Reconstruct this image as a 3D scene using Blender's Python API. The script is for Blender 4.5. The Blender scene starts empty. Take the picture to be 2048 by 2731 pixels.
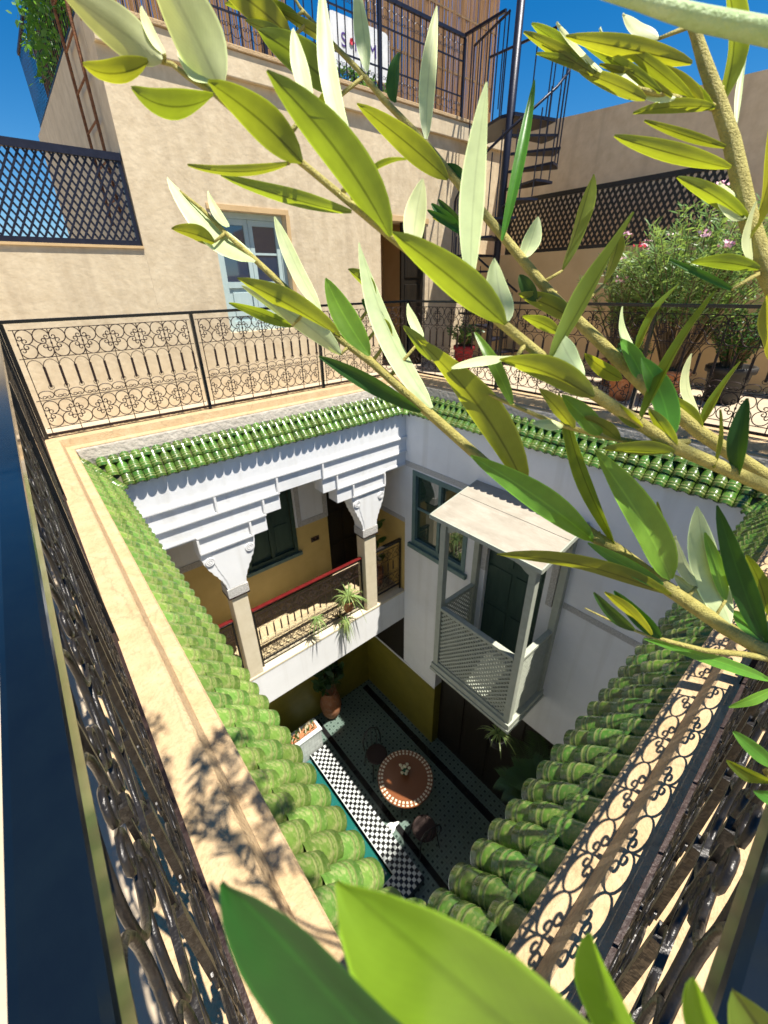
import bpy, bmesh, math, random
from mathutils import Vector, Matrix
R_ = math.radians
random.seed(7)
sc = bpy.context.scene
col = sc.collection

# ------------------------------------------------------------------ camera, sky, sun, exposure
CAM = Vector((.0379, .0763, 1.19))
cam_d = bpy.data.cameras.new('camera'); cam = bpy.data.objects.new('camera', cam_d); col.objects.link(cam)
right = Vector((.76618, -.64232, -.01991)); up = Vector((.31094, .34343, .88621)); fwd = Vector((.56239, .68519, -.46285))
m = Matrix((right, up, -fwd)).transposed().to_4x4(); m.translation = CAM
cam.matrix_world = m
cam_d.sensor_fit = 'HORIZONTAL'; cam_d.sensor_width = 36; cam_d.lens = 19.448
cam_d.shift_x = .00542; cam_d.shift_y = -.01247
cam_d.clip_start = .005; cam_d.clip_end = 600
cam_d.dof.use_dof = True; cam_d.dof.focus_distance = .42; cam_d.dof.aperture_fstop = 24
sc.camera = cam
SUN = Vector((.155, -.33, 1)).normalized()          # towards the sun
elev = math.asin(SUN.z); azim = math.atan2(SUN.x, SUN.y)
w = bpy.data.worlds.new('World'); sc.world = w; w.use_nodes = True
nt = w.node_tree; nt.nodes.clear()
sky = nt.nodes.new('ShaderNodeTexSky'); sky.sky_type = 'NISHITA'; sky.sun_disc = False
sky.sun_elevation = elev; sky.sun_rotation = azim; sky.altitude = 450; sky.air_density = 1.0; sky.dust_density = .15; sky.ozone_density = 3.0
bg = nt.nodes.new('ShaderNodeBackground'); bg.inputs['Strength'].default_value = .066
wo = nt.nodes.new('ShaderNodeOutputWorld')
hs = nt.nodes.new('ShaderNodeHueSaturation'); hs.inputs['Saturation'].default_value = 1.45
nt.links.new(sky.outputs[0], hs.inputs['Color']); nt.links.new(hs.outputs[0], bg.inputs[0]); nt.links.new(bg.outputs[0], wo.inputs[0])
sd = bpy.data.lights.new('sun', 'SUN'); sd.energy = 5.0; sd.angle = R_(.53); sd.color = (1, .95, .86)
so = bpy.data.objects.new('sun', sd); col.objects.link(so); so.rotation_euler = SUN.to_track_quat('Z', 'Y').to_euler(); so.location = (0, -2, 8)
sc.view_settings.view_transform = 'Standard'; sc.view_settings.look = 'None'; sc.view_settings.gamma = 1; sc.view_settings.exposure = 1.02

# ------------------------------------------------------------------ helpers
class MB:
    def __init__(s): s.v = []; s.f = []; s.sm = False
    def box(s, x0, y0, z0, x1, y1, z1):
        b = len(s.v); s.v += [(x, y, z) for z in (z0, z1) for y in (y0, y1) for x in (x0, x1)]
        s.f += [tuple(b + i for i in q) for q in ((0, 2, 3, 1), (4, 5, 7, 6), (0, 1, 5, 4), (2, 6, 7, 3), (0, 4, 6, 2), (1, 3, 7, 5))]; return s
    def bar(s, a, b, wd, th, side=(0, 0, 1)):
        a = Vector(a); b = Vector(b); d = (b - a).normalized(); sd = Vector(side)
        if abs(d.dot(sd)) > .98: sd = Vector((0, 1, 0))
        u = d.cross(sd).normalized() * wd / 2; n = u.cross(d).normalized() * th / 2; k = len(s.v)
        for c in (a, b): s.v += [tuple(c + u * i + n * j) for i, j in ((-1, -1), (1, -1), (1, 1), (-1, 1))]
        s.f += [(k, k+1, k+2, k+3), (k+7, k+6, k+5, k+4)] + [(k+(i+1) % 4, k+i, k+4+i, k+4+(i+1) % 4) for i in range(4)]; return s
    def prism(s, poly, d):            # poly of 3d points extruded by vector d
        n = len(poly); k = len(s.v); d = Vector(d)
        s.v += [tuple(q) for q in poly] + [tuple(Vector(q) + d) for q in poly]
        s.f += [tuple(range(k + n - 1, k - 1, -1)), tuple(range(k + n, k + 2 * n))] + [(k+i, k+(i+1) % n, k+n+(i+1) % n, k+n+i) for i in range(n)]; return s
    def tube(s, pts, r, n=6, cap=True):
        pts = [Vector(q) for q in pts]; k0 = len(s.v); prev = None
        for i, q in enumerate(pts):
            t = (pts[min(i+1, len(pts)-1)] - pts[max(i-1, 0)]); t = t.normalized() if t.length > 1e-9 else Vector((0, 0, 1))
            if prev is None: u = t.orthogonal().normalized()
            else:
                u = prev - t * prev.dot(t); u = u.normalized() if u.length > 1e-6 else t.orthogonal().normalized()
            prev = u; vv = t.cross(u); rr = r[i] if isinstance(r, (list, tuple)) else r
            s.v += [tuple(q + (u * math.cos(2*math.pi*j/n) + vv * math.sin(2*math.pi*j/n)) * rr) for j in range(n)]
        for i in range(len(pts)-1):
            for j in range(n):
                a = k0+i*n+j; b = k0+i*n+(j+1) % n; s.f.append((a, b, b+n, a+n))
        if cap: s.f += [tuple(range(k0+n-1, k0-1, -1)), tuple(range(k0+(len(pts)-1)*n, k0+len(pts)*n))]
        return s
    def lathe(s, prof, n=20, c=(0, 0, 0)):
        k = len(s.v)
        for r, z in prof: s.v += [(c[0]+r*math.cos(2*math.pi*j/n), c[1]+r*math.sin(2*math.pi*j/n), c[2]+z) for j in range(n)]
        for i in range(len(prof)-1):
            for j in range(n): a = k+i*n+j; b = k+i*n+(j+1) % n; s.f.append((a, b, b+n, a+n))
        s.f += [tuple(range(k+n-1, k-1, -1)), tuple(range(k+(len(prof)-1)*n, k+len(prof)*n))]; return s
    def mitre(s, prof, L):            # profile (y,z) closed, run along x with 45 degree corners inside a rectangle
        n = len(prof); k = len(s.v); s.v += [(y, y, z) for y, z in prof] + [(L - y, y, z) for y, z in prof]
        s.f += [tuple(range(k, k+n)), tuple(range(k+2*n-1, k+n-1, -1))] + [(k+(i+1) % n, k+i, k+n+i, k+n+(i+1) % n) for i in range(n)]; return s
    def blade(s, a, b, wd, nrm, droop=0, seg=4):
        a = Vector(a); b = Vector(b); d = b - a; n = Vector(nrm); u = d.cross(n); u = u.normalized() if u.length > 1e-6 else Vector((1, 0, 0)); k = len(s.v)
        for i in range(seg+1):
            t = i/seg; c = a + d*t + Vector((0, 0, -droop*t*t)); h = wd/2*(math.sin(math.pi*min(1, .12+t*.88))**.7 if t < 1 else 0.02)
            s.v += [tuple(c+u*h), tuple(c-u*h)]
        s.f += [(k+2*i, k+2*i+1, k+2*i+3, k+2*i+2) for i in range(seg)]; return s
    def mesh(s, name, mat=None, smooth=False, bevel=0):
        me = bpy.data.meshes.new(name); me.from_pydata(s.v, [], s.f); me.validate(); 
        bm = bmesh.new(); bm.from_mesh(me)
        if bevel: bmesh.ops.bevel(bm, geom=bm.edges[:], offset=bevel, segments=2, affect='EDGES', profile=.6, clamp_overlap=True)
        if not s.sm: bmesh.ops.recalc_face_normals(bm, faces=bm.faces[:])
        bm.to_mesh(me); bm.free()
        if mat: me.materials.append(mat)
        if smooth:
            me.polygons.foreach_set('use_smooth', [True]*len(me.polygons))
        return me
    def build(s, name, mat, parent=None, smooth=False, bevel=0): return ob(name, s.mesh(name, mat, smooth, bevel), parent)
def ob(name, me, parent=None, loc=None, rot=None, scale=None):
    o = bpy.data.objects.new(name, me); col.objects.link(o)
    if parent is not None: o.parent = parent
    if loc is not None: o.location = loc
    if rot is not None: o.rotation_euler = rot
    if scale is not None: o.scale = scale
    return o
def tag(o, label=None, cat=None, group=None, kind=None):
    if label: o['label'] = label
    if cat: o['category'] = cat
    if group: o['group'] = group
    if kind: o['kind'] = kind
    return o
def thing(name, label, cat, loc=(0, 0, 0), rz=0, group=None):
    o = bpy.data.objects.new(name, None); col.objects.link(o); o.empty_display_size = .1; o.location = loc; o.rotation_euler = (0, 0, rz)
    return tag(o, label, cat, group)
def wall_mesh(xs, zs, solid, y0, y1):
    """slab between y0 (front) and y1 in the x-z plane with openings; solid(xc, zc) says which cells exist"""
    mb = MB(); nx, nz = len(xs)-1, len(zs)-1; idx = {}
    def vid(i, j, k):
        if (i, j, k) not in idx: idx[(i, j, k)] = len(mb.v); mb.v.append((xs[i], (y0, y1)[k], zs[j]))
        return idx[(i, j, k)]
    S = [[solid((xs[i]+xs[i+1])/2, (zs[j]+zs[j+1])/2) for j in range(nz)] for i in range(nx)]
    g = lambda i, j: 0 <= i < nx and 0 <= j < nz and S[i][j]
    for i in range(nx):
        for j in range(nz):
            if not S[i][j]: continue
            mb.f += [(vid(i,j,0), vid(i+1,j,0), vid(i+1,j+1,0), vid(i,j+1,0)), (vid(i,j+1,1), vid(i+1,j+1,1), vid(i+1,j,1), vid(i,j,1))]
            if not g(i-1, j): mb.f.append((vid(i,j,0), vid(i,j+1,0), vid(i,j+1,1), vid(i,j,1)))
            if not g(i+1, j): mb.f.append((vid(i+1,j,0), vid(i+1,j,1), vid(i+1,j+1,1), vid(i+1,j+1,0)))
            if not g(i, j-1): mb.f.append((vid(i,j,0), vid(i,j,1), vid(i+1,j,1), vid(i+1,j,0)))
            if not g(i, j+1): mb.f.append((vid(i,j+1,0), vid(i+1,j+1,0), vid(i+1,j+1,1), vid(i,j+1,1)))
    return mb
def holes(x0, x1, z0, z1, op):
    xs = sorted({x0, x1, *[o[0] for o in op], *[o[1] for o in op]}); zs = sorted({z0, z1, *[o[2] for o in op], *[o[3] for o in op]})
    return xs, zs, lambda x, z: not any(o[0] < x < o[1] and o[2] < z < o[3] for o in op)

# ------------------------------------------------------------------ materials
def mat(name, c1, c2=None, rough=.7, scale=6, detail=6, bump=.15, bscale=None, metal=0, spec=.35, objvar=0, dirt=None, dscale=3, damt=.5, coat=0, stretch=None, streak=None, crack=0):
    m = bpy.data.materials.new(name); m.use_nodes = True; n = m.node_tree.nodes; l = m.node_tree.links; b = n['Principled BSDF']
    tc = n.new('ShaderNodeTexCoord'); src = tc.outputs['Object']
    if stretch:
        mp = n.new('ShaderNodeMapping'); mp.inputs['Scale'].default_value = stretch; l.new(src, mp.inputs[0]); src = mp.outputs[0]
    nz = n.new('ShaderNodeTexNoise'); nz.inputs['Scale'].default_value = scale; nz.inputs['Detail'].default_value = detail; nz.inputs['Roughness'].default_value = .62; l.new(src, nz.inputs[0])
    if c2 is None: c2 = tuple(x*.75 for x in c1)
    rp = n.new('ShaderNodeValToRGB'); rp.color_ramp.elements[0].position = .32; rp.color_ramp.elements[1].position = .68
    rp.color_ramp.elements[0].color = (*c2, 1); rp.color_ramp.elements[1].color = (*c1, 1); l.new(nz.outputs[0], rp.inputs[0]); out = rp.outputs[0]
    if dirt:
        d = n.new('ShaderNodeTexNoise'); d.inputs['Scale'].default_value = dscale; d.inputs['Detail'].default_value = 8; d.inputs['Roughness'].default_value = .7; l.new(src, d.inputs[0])
        dr = n.new('ShaderNodeValToRGB'); dr.color_ramp.elements[0].position = .5; dr.color_ramp.elements[1].position = .72; dr.color_ramp.elements[1].color = (damt,)*3+(1,); l.new(d.outputs[0], dr.inputs[0])
        mx = n.new('ShaderNodeMixRGB'); l.new(dr.outputs[0], mx.inputs[0]); l.new(out, mx.inputs[1]); mx.inputs[2].default_value = (*dirt, 1); out = mx.outputs[0]
    if streak:
        mp = n.new('ShaderNodeMapping'); mp.inputs['Scale'].default_value = (7, 7, .35); l.new(tc.outputs['Object'], mp.inputs[0]); d = n.new('ShaderNodeTexNoise'); d.inputs['Scale'].default_value = 1; d.inputs['Detail'].default_value = 7; l.new(mp.outputs[0], d.inputs[0])
        dr = n.new('ShaderNodeValToRGB'); dr.color_ramp.elements[0].position = .52; dr.color_ramp.elements[1].position = .75; dr.color_ramp.elements[1].color = (.45,)*3+(1,); l.new(d.outputs[0], dr.inputs[0])
        mx = n.new('ShaderNodeMixRGB'); l.new(dr.outputs[0], mx.inputs[0]); l.new(out, mx.inputs[1]); mx.inputs[2].default_value = (*streak, 1); out = mx.outputs[0]
    if crack:
        wz = n.new('ShaderNodeTexNoise'); wz.inputs['Scale'].default_value = 6; wz.inputs['Detail'].default_value = 5; l.new(src, wz.inputs[0]); va = n.new('ShaderNodeMixRGB'); va.inputs[0].default_value = .12; l.new(src, va.inputs[1]); l.new(wz.outputs['Color'], va.inputs[2])
        vc = n.new('ShaderNodeTexVoronoi'); vc.feature = 'DISTANCE_TO_EDGE'; vc.inputs['Scale'].default_value = crack; l.new(va.outputs[0], vc.inputs['Vector']); cr = n.new('ShaderNodeMapRange'); cr.inputs['From Max'].default_value = .008*crack**.5; cr.inputs['To Min'].default_value = .82; l.new(vc.outputs['Distance'], cr.inputs[0])
        mx = n.new('ShaderNodeMixRGB'); mx.blend_type = 'MULTIPLY'; mx.inputs[0].default_value = 1; l.new(out, mx.inputs[1]); l.new(cr.outputs[0], mx.inputs[2]); out = mx.outputs[0]
    if objvar:
        oi = n.new('ShaderNodeObjectInfo'); h = n.new('ShaderNodeHueSaturation'); mr = n.new('ShaderNodeMapRange'); mr.inputs['To Min'].default_value = 1-objvar; mr.inputs['To Max'].default_value = 1+objvar
        l.new(oi.outputs['Random'], mr.inputs[0]); l.new(mr.outputs[0], h.inputs['Value'])
        m2 = n.new('ShaderNodeMapRange'); m2.inputs['To Min'].default_value = .5-objvar*.07; m2.inputs['To Max'].default_value = .5+objvar*.05; 
        ml = n.new('ShaderNodeMath'); ml.operation = 'MULTIPLY'; ml.inputs[1].default_value = 7.13; fr = n.new('ShaderNodeMath'); fr.operation = 'FRACT'
        l.new(oi.outputs['Random'], ml.inputs[0]); l.new(ml.outputs[0], fr.inputs[0]); l.new(fr.outputs[0], m2.inputs[0]); l.new(m2.outputs[0], h.inputs['Hue'])
        l.new(out, h.inputs['Color']); out = h.outputs[0]
    l.new(out, b.inputs['Base Color']); b.inputs['Roughness'].default_value = rough; b.inputs['Metallic'].default_value = metal; b.inputs['Specular IOR Level'].default_value = spec
    if coat: b.inputs['Coat Weight'].default_value = coat; b.inputs['Coat Roughness'].default_value = .08
    if bump:
        bn = n.new('ShaderNodeTexNoise'); bn.inputs['Scale'].default_value = bscale or scale*6; bn.inputs['Detail'].default_value = 5; l.new(src, bn.inputs[0])
        bp = n.new('ShaderNodeBump'); bp.inputs['Strength'].default_value = bump; bp.inputs['Distance'].default_value = .02; l.new(bn.outputs[0], bp.inputs['Height']); l.new(bp.outputs[0], b.inputs['Normal'])
    return m
Mt = {}
Mt['tan'] = mat('tadelakt_plaster', (.68, .56, .38), (.56, .445, .285), rough=.7, scale=9, detail=9, bump=.22, bscale=20, dirt=(.44, .34, .22), dscale=2.2, damt=.4, streak=(.40, .31, .20))
Mt['tanr'] = mat('bounce_lit_tan_plaster', (.76, .60, .40), (.64, .49, .31), rough=.75, scale=7, detail=9, bump=.2, bscale=20, dirt=(.5, .38, .24), dscale=2.0, damt=.4, streak=(.48, .37, .24))  # tan lightened and warmed: bounce light on the shaded wall painted in
Mt['tanlow'] = mat('ochre_plaster', (.62, .43, .22), (.55, .37, .18), rough=.8, scale=3, bump=.1, bscale=25)
Mt['cap'] = mat('cream_render', (.52, .375, .215), (.44, .30, .155), rough=.85, scale=9, bump=.4, bscale=90, dirt=(.33, .21, .11), dscale=40, damt=.75, crack=1.7)
Mt['step'] = mat('worn_render', (.50, .38, .24), (.40, .29, .17), rough=.85, scale=14, bump=.3, bscale=80, dirt=(.25, .18, .1), dscale=18, damt=.6)
Mt['mortar'] = mat('grey_mortar', (.50, .45, .37), (.36, .32, .26), rough=.9, scale=11, bump=.8, bscale=24)
Mt['white'] = mat('white_limewash', (.80, .80, .79), (.75, .75, .74), rough=.75, scale=2.5, bump=.05, bscale=30, dirt=(.62, .62, .60), dscale=1.5, damt=.3, streak=(.60, .585, .54))
Mt['trim'] = mat('white_trim', (.80, .79, .77), (.74, .73, .71), rough=.6, scale=12, bump=.06)
Mt['carved'] = mat('carved_stucco', (.66, .64, .60), (.40, .38, .34), rough=.8, scale=60, bump=.9, bscale=75)
Mt['yellow'] = mat('yellow_tadelakt', (.66, .48, .17), (.59, .415, .135), rough=.45, scale=4, bump=.05, bscale=30)
Mt['ivory'] = mat('ivory_column', (.68, .60, .44), (.60, .52, .36), rough=.55, scale=7, bump=.08, bscale=40)
Mt['tile'] = mat('green_glazed_tile', (.062, .150, .017), (.03, .082, .009), rough=.24, scale=14, bump=.12, bscale=55, spec=.5, objvar=.33, dirt=(.34, .28, .12), dscale=42, damt=.6, coat=.25)
Mt['mosstile'] = mat('weathered_green_tile', (.125, .225, .04), (.07, .145, .02), rough=.32, scale=16, bump=.2, bscale=60, spec=.45, objvar=.26, dirt=(.40, .36, .17), dscale=36, damt=.85)
Mt['ring'] = mat('tile_glaze_ring', (.24, .26, .09), (.13, .17, .045), rough=.35, scale=40, bump=.05)
Mt['dado'] = mat('olive_dado', (.22, .185, .025), (.17, .145, .018), rough=.4, scale=4, bump=.05, bscale=30)
Mt['tileedge'] = mat('tile_bed', (.16, .14, .08), (.07, .07, .035), rough=.85, scale=20, bump=.6, bscale=50)
Mt['iron'] = mat('black_iron', (.026, .022, .019), (.013, .011, .010), rough=.36, scale=40, bump=.22, bscale=70, metal=.3, spec=.5)
Mt['ironrail'] = mat('black_enamel_rail', (.004, .007, .010), (.003, .005, .008), rough=.15, scale=30, bump=.0, spec=.45, coat=.12)
Mt['ironbrown'] = mat('brown_iron', (.040, .022, .017), (.022, .012, .010), rough=.5, scale=40, bump=.2, bscale=90, metal=.2)
Mt['navy'] = mat('navy_iron', (.016, .018, .034), (.010, .011, .022), rough=.4, scale=20, bump=.1, metal=.2)
Mt['rust'] = mat('rusty_iron', (.28, .13, .06), (.13, .05, .025), rough=.85, scale=25, bump=.4, bscale=90)
Mt['red'] = mat('red_handrail', (.13, .012, .011), (.09, .008, .008), rough=.25, scale=10, bump=.03, spec=.5)
Mt['shut'] = mat('pale_green_shutter', (.46, .56, .54), (.40, .50, .48), rough=.5, scale=10, bump=.06, stretch=(1, 1, .2))
Mt['dkshut'] = mat('dark_green_shutter', (.045, .085, .06), (.03, .06, .045), rough=.5, scale=14, bump=.1, stretch=(1, 1, .2))
Mt['grnframe'] = mat('sage_window_frame', (.14, .22, .20), (.10, .17, .155), rough=.5, scale=14, bump=.08)
Mt['wood'] = mat('dark_door_wood', (.018, .013, .007), (.010, .007, .004), rough=.5, scale=9, bump=.15, stretch=(3, 3, .3))
Mt['balc'] = mat('sage_balcony_paint', (.40, .42, .34), (.33, .35, .28), rough=.6, scale=12, bump=.08)
Mt['roofwood'] = mat('weathered_roof_board', (.37, .33, .265), (.29, .255, .20), rough=.85, scale=8, bump=.15, dirt=(.45, .41, .34), dscale=9, damt=.6, stretch=(1, .35, 1))
Mt['terr'] = mat('terrace_plaster_floor', (.46, .375, .27), (.39, .31, .21), rough=.85, scale=4, bump=.1, bscale=40)
Mt['pot'] = mat('terracotta', (.42, .17, .07), (.30, .11, .045), rough=.8, scale=9, bump=.2, dirt=(.55, .42, .3), dscale=12, damt=.5)
Mt['potdk'] = mat('dark_pot', (.03, .028, .026), (.02, .018, .016), rough=.6, scale=10, bump=.1)
Mt['soil'] = mat('soil', (.05, .035, .022), (.025, .018, .012), rough=.95, scale=40, bump=.8)
Mt['reed'] = mat('split_reed', (.42, .25, .11), (.20, .10, .04), rough=.7, scale=90, detail=3, bump=.2, stretch=(1, 1, .02))
Mt['bark'] = mat('olive_twig_bark', (.40, .35, .10), (.28, .235, .055), rough=.7, scale=220, bump=.4, bscale=1200)
Mt['greenbark'] = mat('green_olive_twig', (.42, .52, .26), (.30, .42, .16), rough=.6, scale=120, bump=.3, bscale=900)
Mt['stem'] = mat('brown_stem', (.20, .13, .07), (.12, .08, .04), rough=.85, scale=40, bump=.4)
Mt['black'] = mat('black_tile', (.012, .012, .012), rough=.15, bump=0)
Mt['whitetile'] = mat('white_tile', (.54, .57, .55), rough=.18, scale=30, bump=.03, objvar=.1)
Mt['greentile'] = mat('dark_green_tile', (.02, .10, .055), rough=.15, scale=20, bump=.05)
Mt['plastic'] = mat('brown_switch_plate', (.10, .05, .03), rough=.4, bump=0)
Mt['red2'] = mat('red_flower_petals', (.55, .02, .05), (.4, .01, .03), rough=.6, bump=0)
Mt['pink'] = mat('pink_flower_petals', (.80, .34, .46), (.78, .55, .60), rough=.6, scale=30, bump=0)
Mt['rose'] = mat('cream_rose_petals', (.68, .64, .45), (.55, .52, .33), rough=.6, scale=40, bump=.2)
Mt['banner'] = mat('white_banner', (.80, .82, .84), rough=.6, bump=0)
Mt['ink'] = mat('purple_lettering', (.10, .05, .28), rough=.6, bump=0)
Mt['carpet'] = mat('red_mat', (.28, .02, .025), (.18, .01, .015), rough=.9, scale=60, bump=.5)

def glass(name, c):
    m = bpy.data.materials.new(name); m.use_nodes = True; b = m.node_tree.nodes['Principled BSDF']
    b.inputs['Base Color'].default_value = (*c, 1); b.inputs['Roughness'].default_value = .04; b.inputs['Specular IOR Level'].default_value = .8; b.inputs['Coat Weight'].default_value = 1.0; b.inputs['Coat IOR'].default_value = 1.7; return m
Mt['glass'] = glass('window_glass', (.01, .03, .07)); Mt['glassg'] = glass('green_window_glass', (.02, .045, .03))
def foliage(name, top, under, trans, rough=.4, tw=.45, scale=8):
    m = bpy.data.materials.new(name); m.use_nodes = True; n = m.node_tree.nodes; l = m.node_tree.links; n.remove(n['Principled BSDF']); o = n['Material Output']
    g = n.new('ShaderNodeNewGeometry'); mx = n.new('ShaderNodeMixRGB'); mx.inputs[1].default_value = (*top, 1); mx.inputs[2].default_value = (*under, 1); l.new(g.outputs['Backfacing'], mx.inputs[0])
    oi = n.new('ShaderNodeObjectInfo'); tc = n.new('ShaderNodeTexCoord'); nz = n.new('ShaderNodeTexNoise'); nz.inputs['Scale'].default_value = scale; nz.inputs['Detail'].default_value = 6; l.new(tc.outputs['Object'], nz.inputs[0])
    ad = n.new('ShaderNodeMath'); l.new(oi.outputs['Random'], ad.inputs[0]); l.new(nz.outputs[0], ad.inputs[1])
    mr = n.new('ShaderNodeMapRange'); mr.inputs['From Max'].default_value = 2; mr.inputs['To Min'].default_value = .58; mr.inputs['To Max'].default_value = 1.42; l.new(ad.outputs[0], mr.inputs[0])
    h = n.new('ShaderNodeHueSaturation'); l.new(mr.outputs[0], h.inputs['Value']); l.new(mx.outputs[0], h.inputs['Color'])
    h2 = n.new('ShaderNodeHueSaturation'); l.new(mr.outputs[0], h2.inputs['Value']); h2.inputs['Color'].default_value = (*trans, 1)
    f7 = n.new('ShaderNodeMath'); f7.operation = 'MULTIPLY'; f7.inputs[1].default_value = 13.7; f8 = n.new('ShaderNodeMath'); f8.operation = 'FRACT'; l.new(oi.outputs['Random'], f7.inputs[0]); l.new(f7.outputs[0], f8.inputs[0]); hm = n.new('ShaderNodeMapRange'); hm.inputs['To Min'].default_value = .492; hm.inputs['To Max'].default_value = .535; l.new(f8.outputs[0], hm.inputs[0]); l.new(hm.outputs[0], h.inputs['Hue']); l.new(hm.outputs[0], h2.inputs['Hue'])
    b = n.new('ShaderNodeBsdfPrincipled'); l.new(h.outputs[0], b.inputs['Base Color']); b.inputs['Roughness'].default_value = rough; b.inputs['Specular IOR Level'].default_value = .35
    t = n.new('ShaderNodeBsdfTranslucent'); l.new(h2.outputs[0], t.inputs['Color'])
    ms = n.new('ShaderNodeMixShader'); ms.inputs[0].default_value = tw; l.new(b.outputs[0], ms.inputs[1]); l.new(t.outputs[0], ms.inputs[2]); l.new(ms.outputs[0], o.inputs[0])
    bp = n.new('ShaderNodeBump'); bp.inputs['Strength'].default_value = .15; bp.inputs['Distance'].default_value = .001; l.new(nz.outputs[0], bp.inputs['Height']); l.new(bp.outputs[0], b.inputs['Normal'])
    return m
def midrib(m, amt=.5, vein=.03):
    n = m.node_tree.nodes; l = m.node_tree.links; uv = n.new('ShaderNodeUVMap'); sp = n.new('ShaderNodeSeparateXYZ'); l.new(uv.outputs[0], sp.inputs[0])
    s = n.new('ShaderNodeMath'); s.operation = 'SUBTRACT'; s.inputs[1].default_value = .5; l.new(sp.outputs[0], s.inputs[0]); ab = n.new('ShaderNodeMath'); ab.operation = 'ABSOLUTE'; l.new(s.outputs[0], ab.inputs[0])
    mr = n.new('ShaderNodeMapRange'); mr.inputs['From Min'].default_value = .012; mr.inputs['From Max'].default_value = .05; mr.inputs['To Min'].default_value = 1-amt; mr.inputs['To Max'].default_value = 1; l.new(ab.outputs[0], mr.inputs[0])
    eg = n.new('ShaderNodeMapRange'); eg.inputs['From Min'].default_value = .44; eg.inputs['From Max'].default_value = .49; eg.inputs['To Min'].default_value = 1; eg.inputs['To Max'].default_value = 1.7; l.new(ab.outputs[0], eg.inputs[0]); em = n.new('ShaderNodeMath'); em.operation = 'MULTIPLY'; l.new(mr.outputs[0], em.inputs[0]); l.new(eg.outputs[0], em.inputs[1])  # leaf margin painted brighter as an edge highlight
    # faint slanting side veins
    m1 = n.new('ShaderNodeMath'); m1.operation = 'MULTIPLY_ADD'; m1.inputs[1].default_value = -.9; l.new(ab.outputs[0], m1.inputs[0]); l.new(sp.outputs[1], m1.inputs[2]); m2 = n.new('ShaderNodeMath'); m2.operation = 'MULTIPLY'; m2.inputs[1].default_value = 110; l.new(m1.outputs[0], m2.inputs[0]); sn = n.new('ShaderNodeMath'); sn.operation = 'SINE'; l.new(m2.outputs[0], sn.inputs[0])
    m3 = n.new('ShaderNodeMath'); m3.operation = 'MULTIPLY_ADD'; m3.inputs[1].default_value = vein*.5; m3.inputs[2].default_value = 1; l.new(sn.outputs[0], m3.inputs[0]); pr = n.new('ShaderNodeMath'); pr.operation = 'MULTIPLY'; l.new(em.outputs[0], pr.inputs[0]); l.new(m3.outputs[0], pr.inputs[1])
    for h in [x for x in n if x.type == 'HUE_SAT']:
        src = h.inputs['Value'].links[0].from_socket; q = n.new('ShaderNodeMath'); q.operation = 'MULTIPLY'; l.new(src, q.inputs[0]); l.new(pr.outputs[0], q.inputs[1]); l.new(q.outputs[0], h.inputs['Value'])
    return m
Mt['olive'] = midrib(foliage('olive_leaf_backlit', (.09, .16, .02), (.17, .195, .045), (.39, .40, .012), rough=.45, tw=.5, scale=160))  # leaf colours split by light: underside darkened here for backlit leaves
Mt['silver'] = midrib(foliage('olive_leaf_silvery_sunlit', (.10, .19, .05), (.60, .64, .33), (.46, .50, .06), rough=.5, tw=.32, scale=160), .18)  # silvery underside painted paler so sunlit leaves read near white
Mt['greenleaf'] = midrib(foliage('olive_leaf_sunlit_green', (.12, .26, .03), (.40, .45, .22), (.34, .46, .015), rough=.36, tw=.35, scale=160), -.35)  # brighter green painted in for upper sides in the sun
Mt['shadeleaf'] = midrib(foliage('olive_leaf_shaded_green', (.025, .075, .008), (.25, .28, .15), (.10, .18, .01), rough=.55, tw=.25, scale=160), -.3)  # darkened copy, shade painted into the leaf colour
Mt['lime'] = midrib(foliage('olive_leaf_sunlit_lime', (.17, .30, .03), (.30, .40, .12), (.46, .66, .02), rough=.35, tw=.55, scale=120), .2, .02)  # brighter copy, strong sun on the near leaves painted into the colour
Mt['oleander'] = foliage('oleander_leaf', (.15, .24, .07), (.24, .33, .14), (.34, .45, .08), tw=.38)
Mt['shrub'] = foliage('shrub_leaf', (.045, .11, .025), (.09, .16, .05), (.2, .32, .05), tw=.3)
Mt['spider'] = foliage('spider_plant_leaf', (.28, .36, .12), (.30, .38, .16), (.4, .48, .12), tw=.4)
Mt['palm'] = foliage('palm_leaf', (.05, .09, .03), (.07, .11, .04), (.12, .2, .04), tw=.25)
Mt['vine'] = foliage('vine_leaf', (.05, .14, .02), (.09, .18, .05), (.2, .4, .03), tw=.4)

Lx, Ly = 4.6125, 4.9037
YW, XW, YF = Ly - .36, Lx - .36, Ly + .9
ZF, ZG = -7.45, -3.87       # courtyard floor, gallery floor
ZT = -.12                   # terrace floor
SIDES = {'AD': ((0, 0), 0, Lx), 'CD': ((Lx, 0), math.pi/2, Ly), 'BC': ((Lx, Ly), math.pi, Lx), 'AB': ((0, Ly), -math.pi/2, Ly)}
# ------------------------------------------------------------------ ground, floors
tag(MB().box(-150, -150, -9.2, 150, 150, -9).build('ground', Mt['step']), kind='structure')
t = MB()
for a in ((-7, -7, 7.1, -.12), (-7, Ly+.12, 7.1, 13), (-7, -.12, -.12, Ly+.12), (Lx+.12, -.12, 7.1, Ly+.12)): t.box(a[0], a[1], -.34, a[2], a[3], ZT)
tag(t.build('terrace_floor', Mt['terr']), kind='structure')
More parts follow.
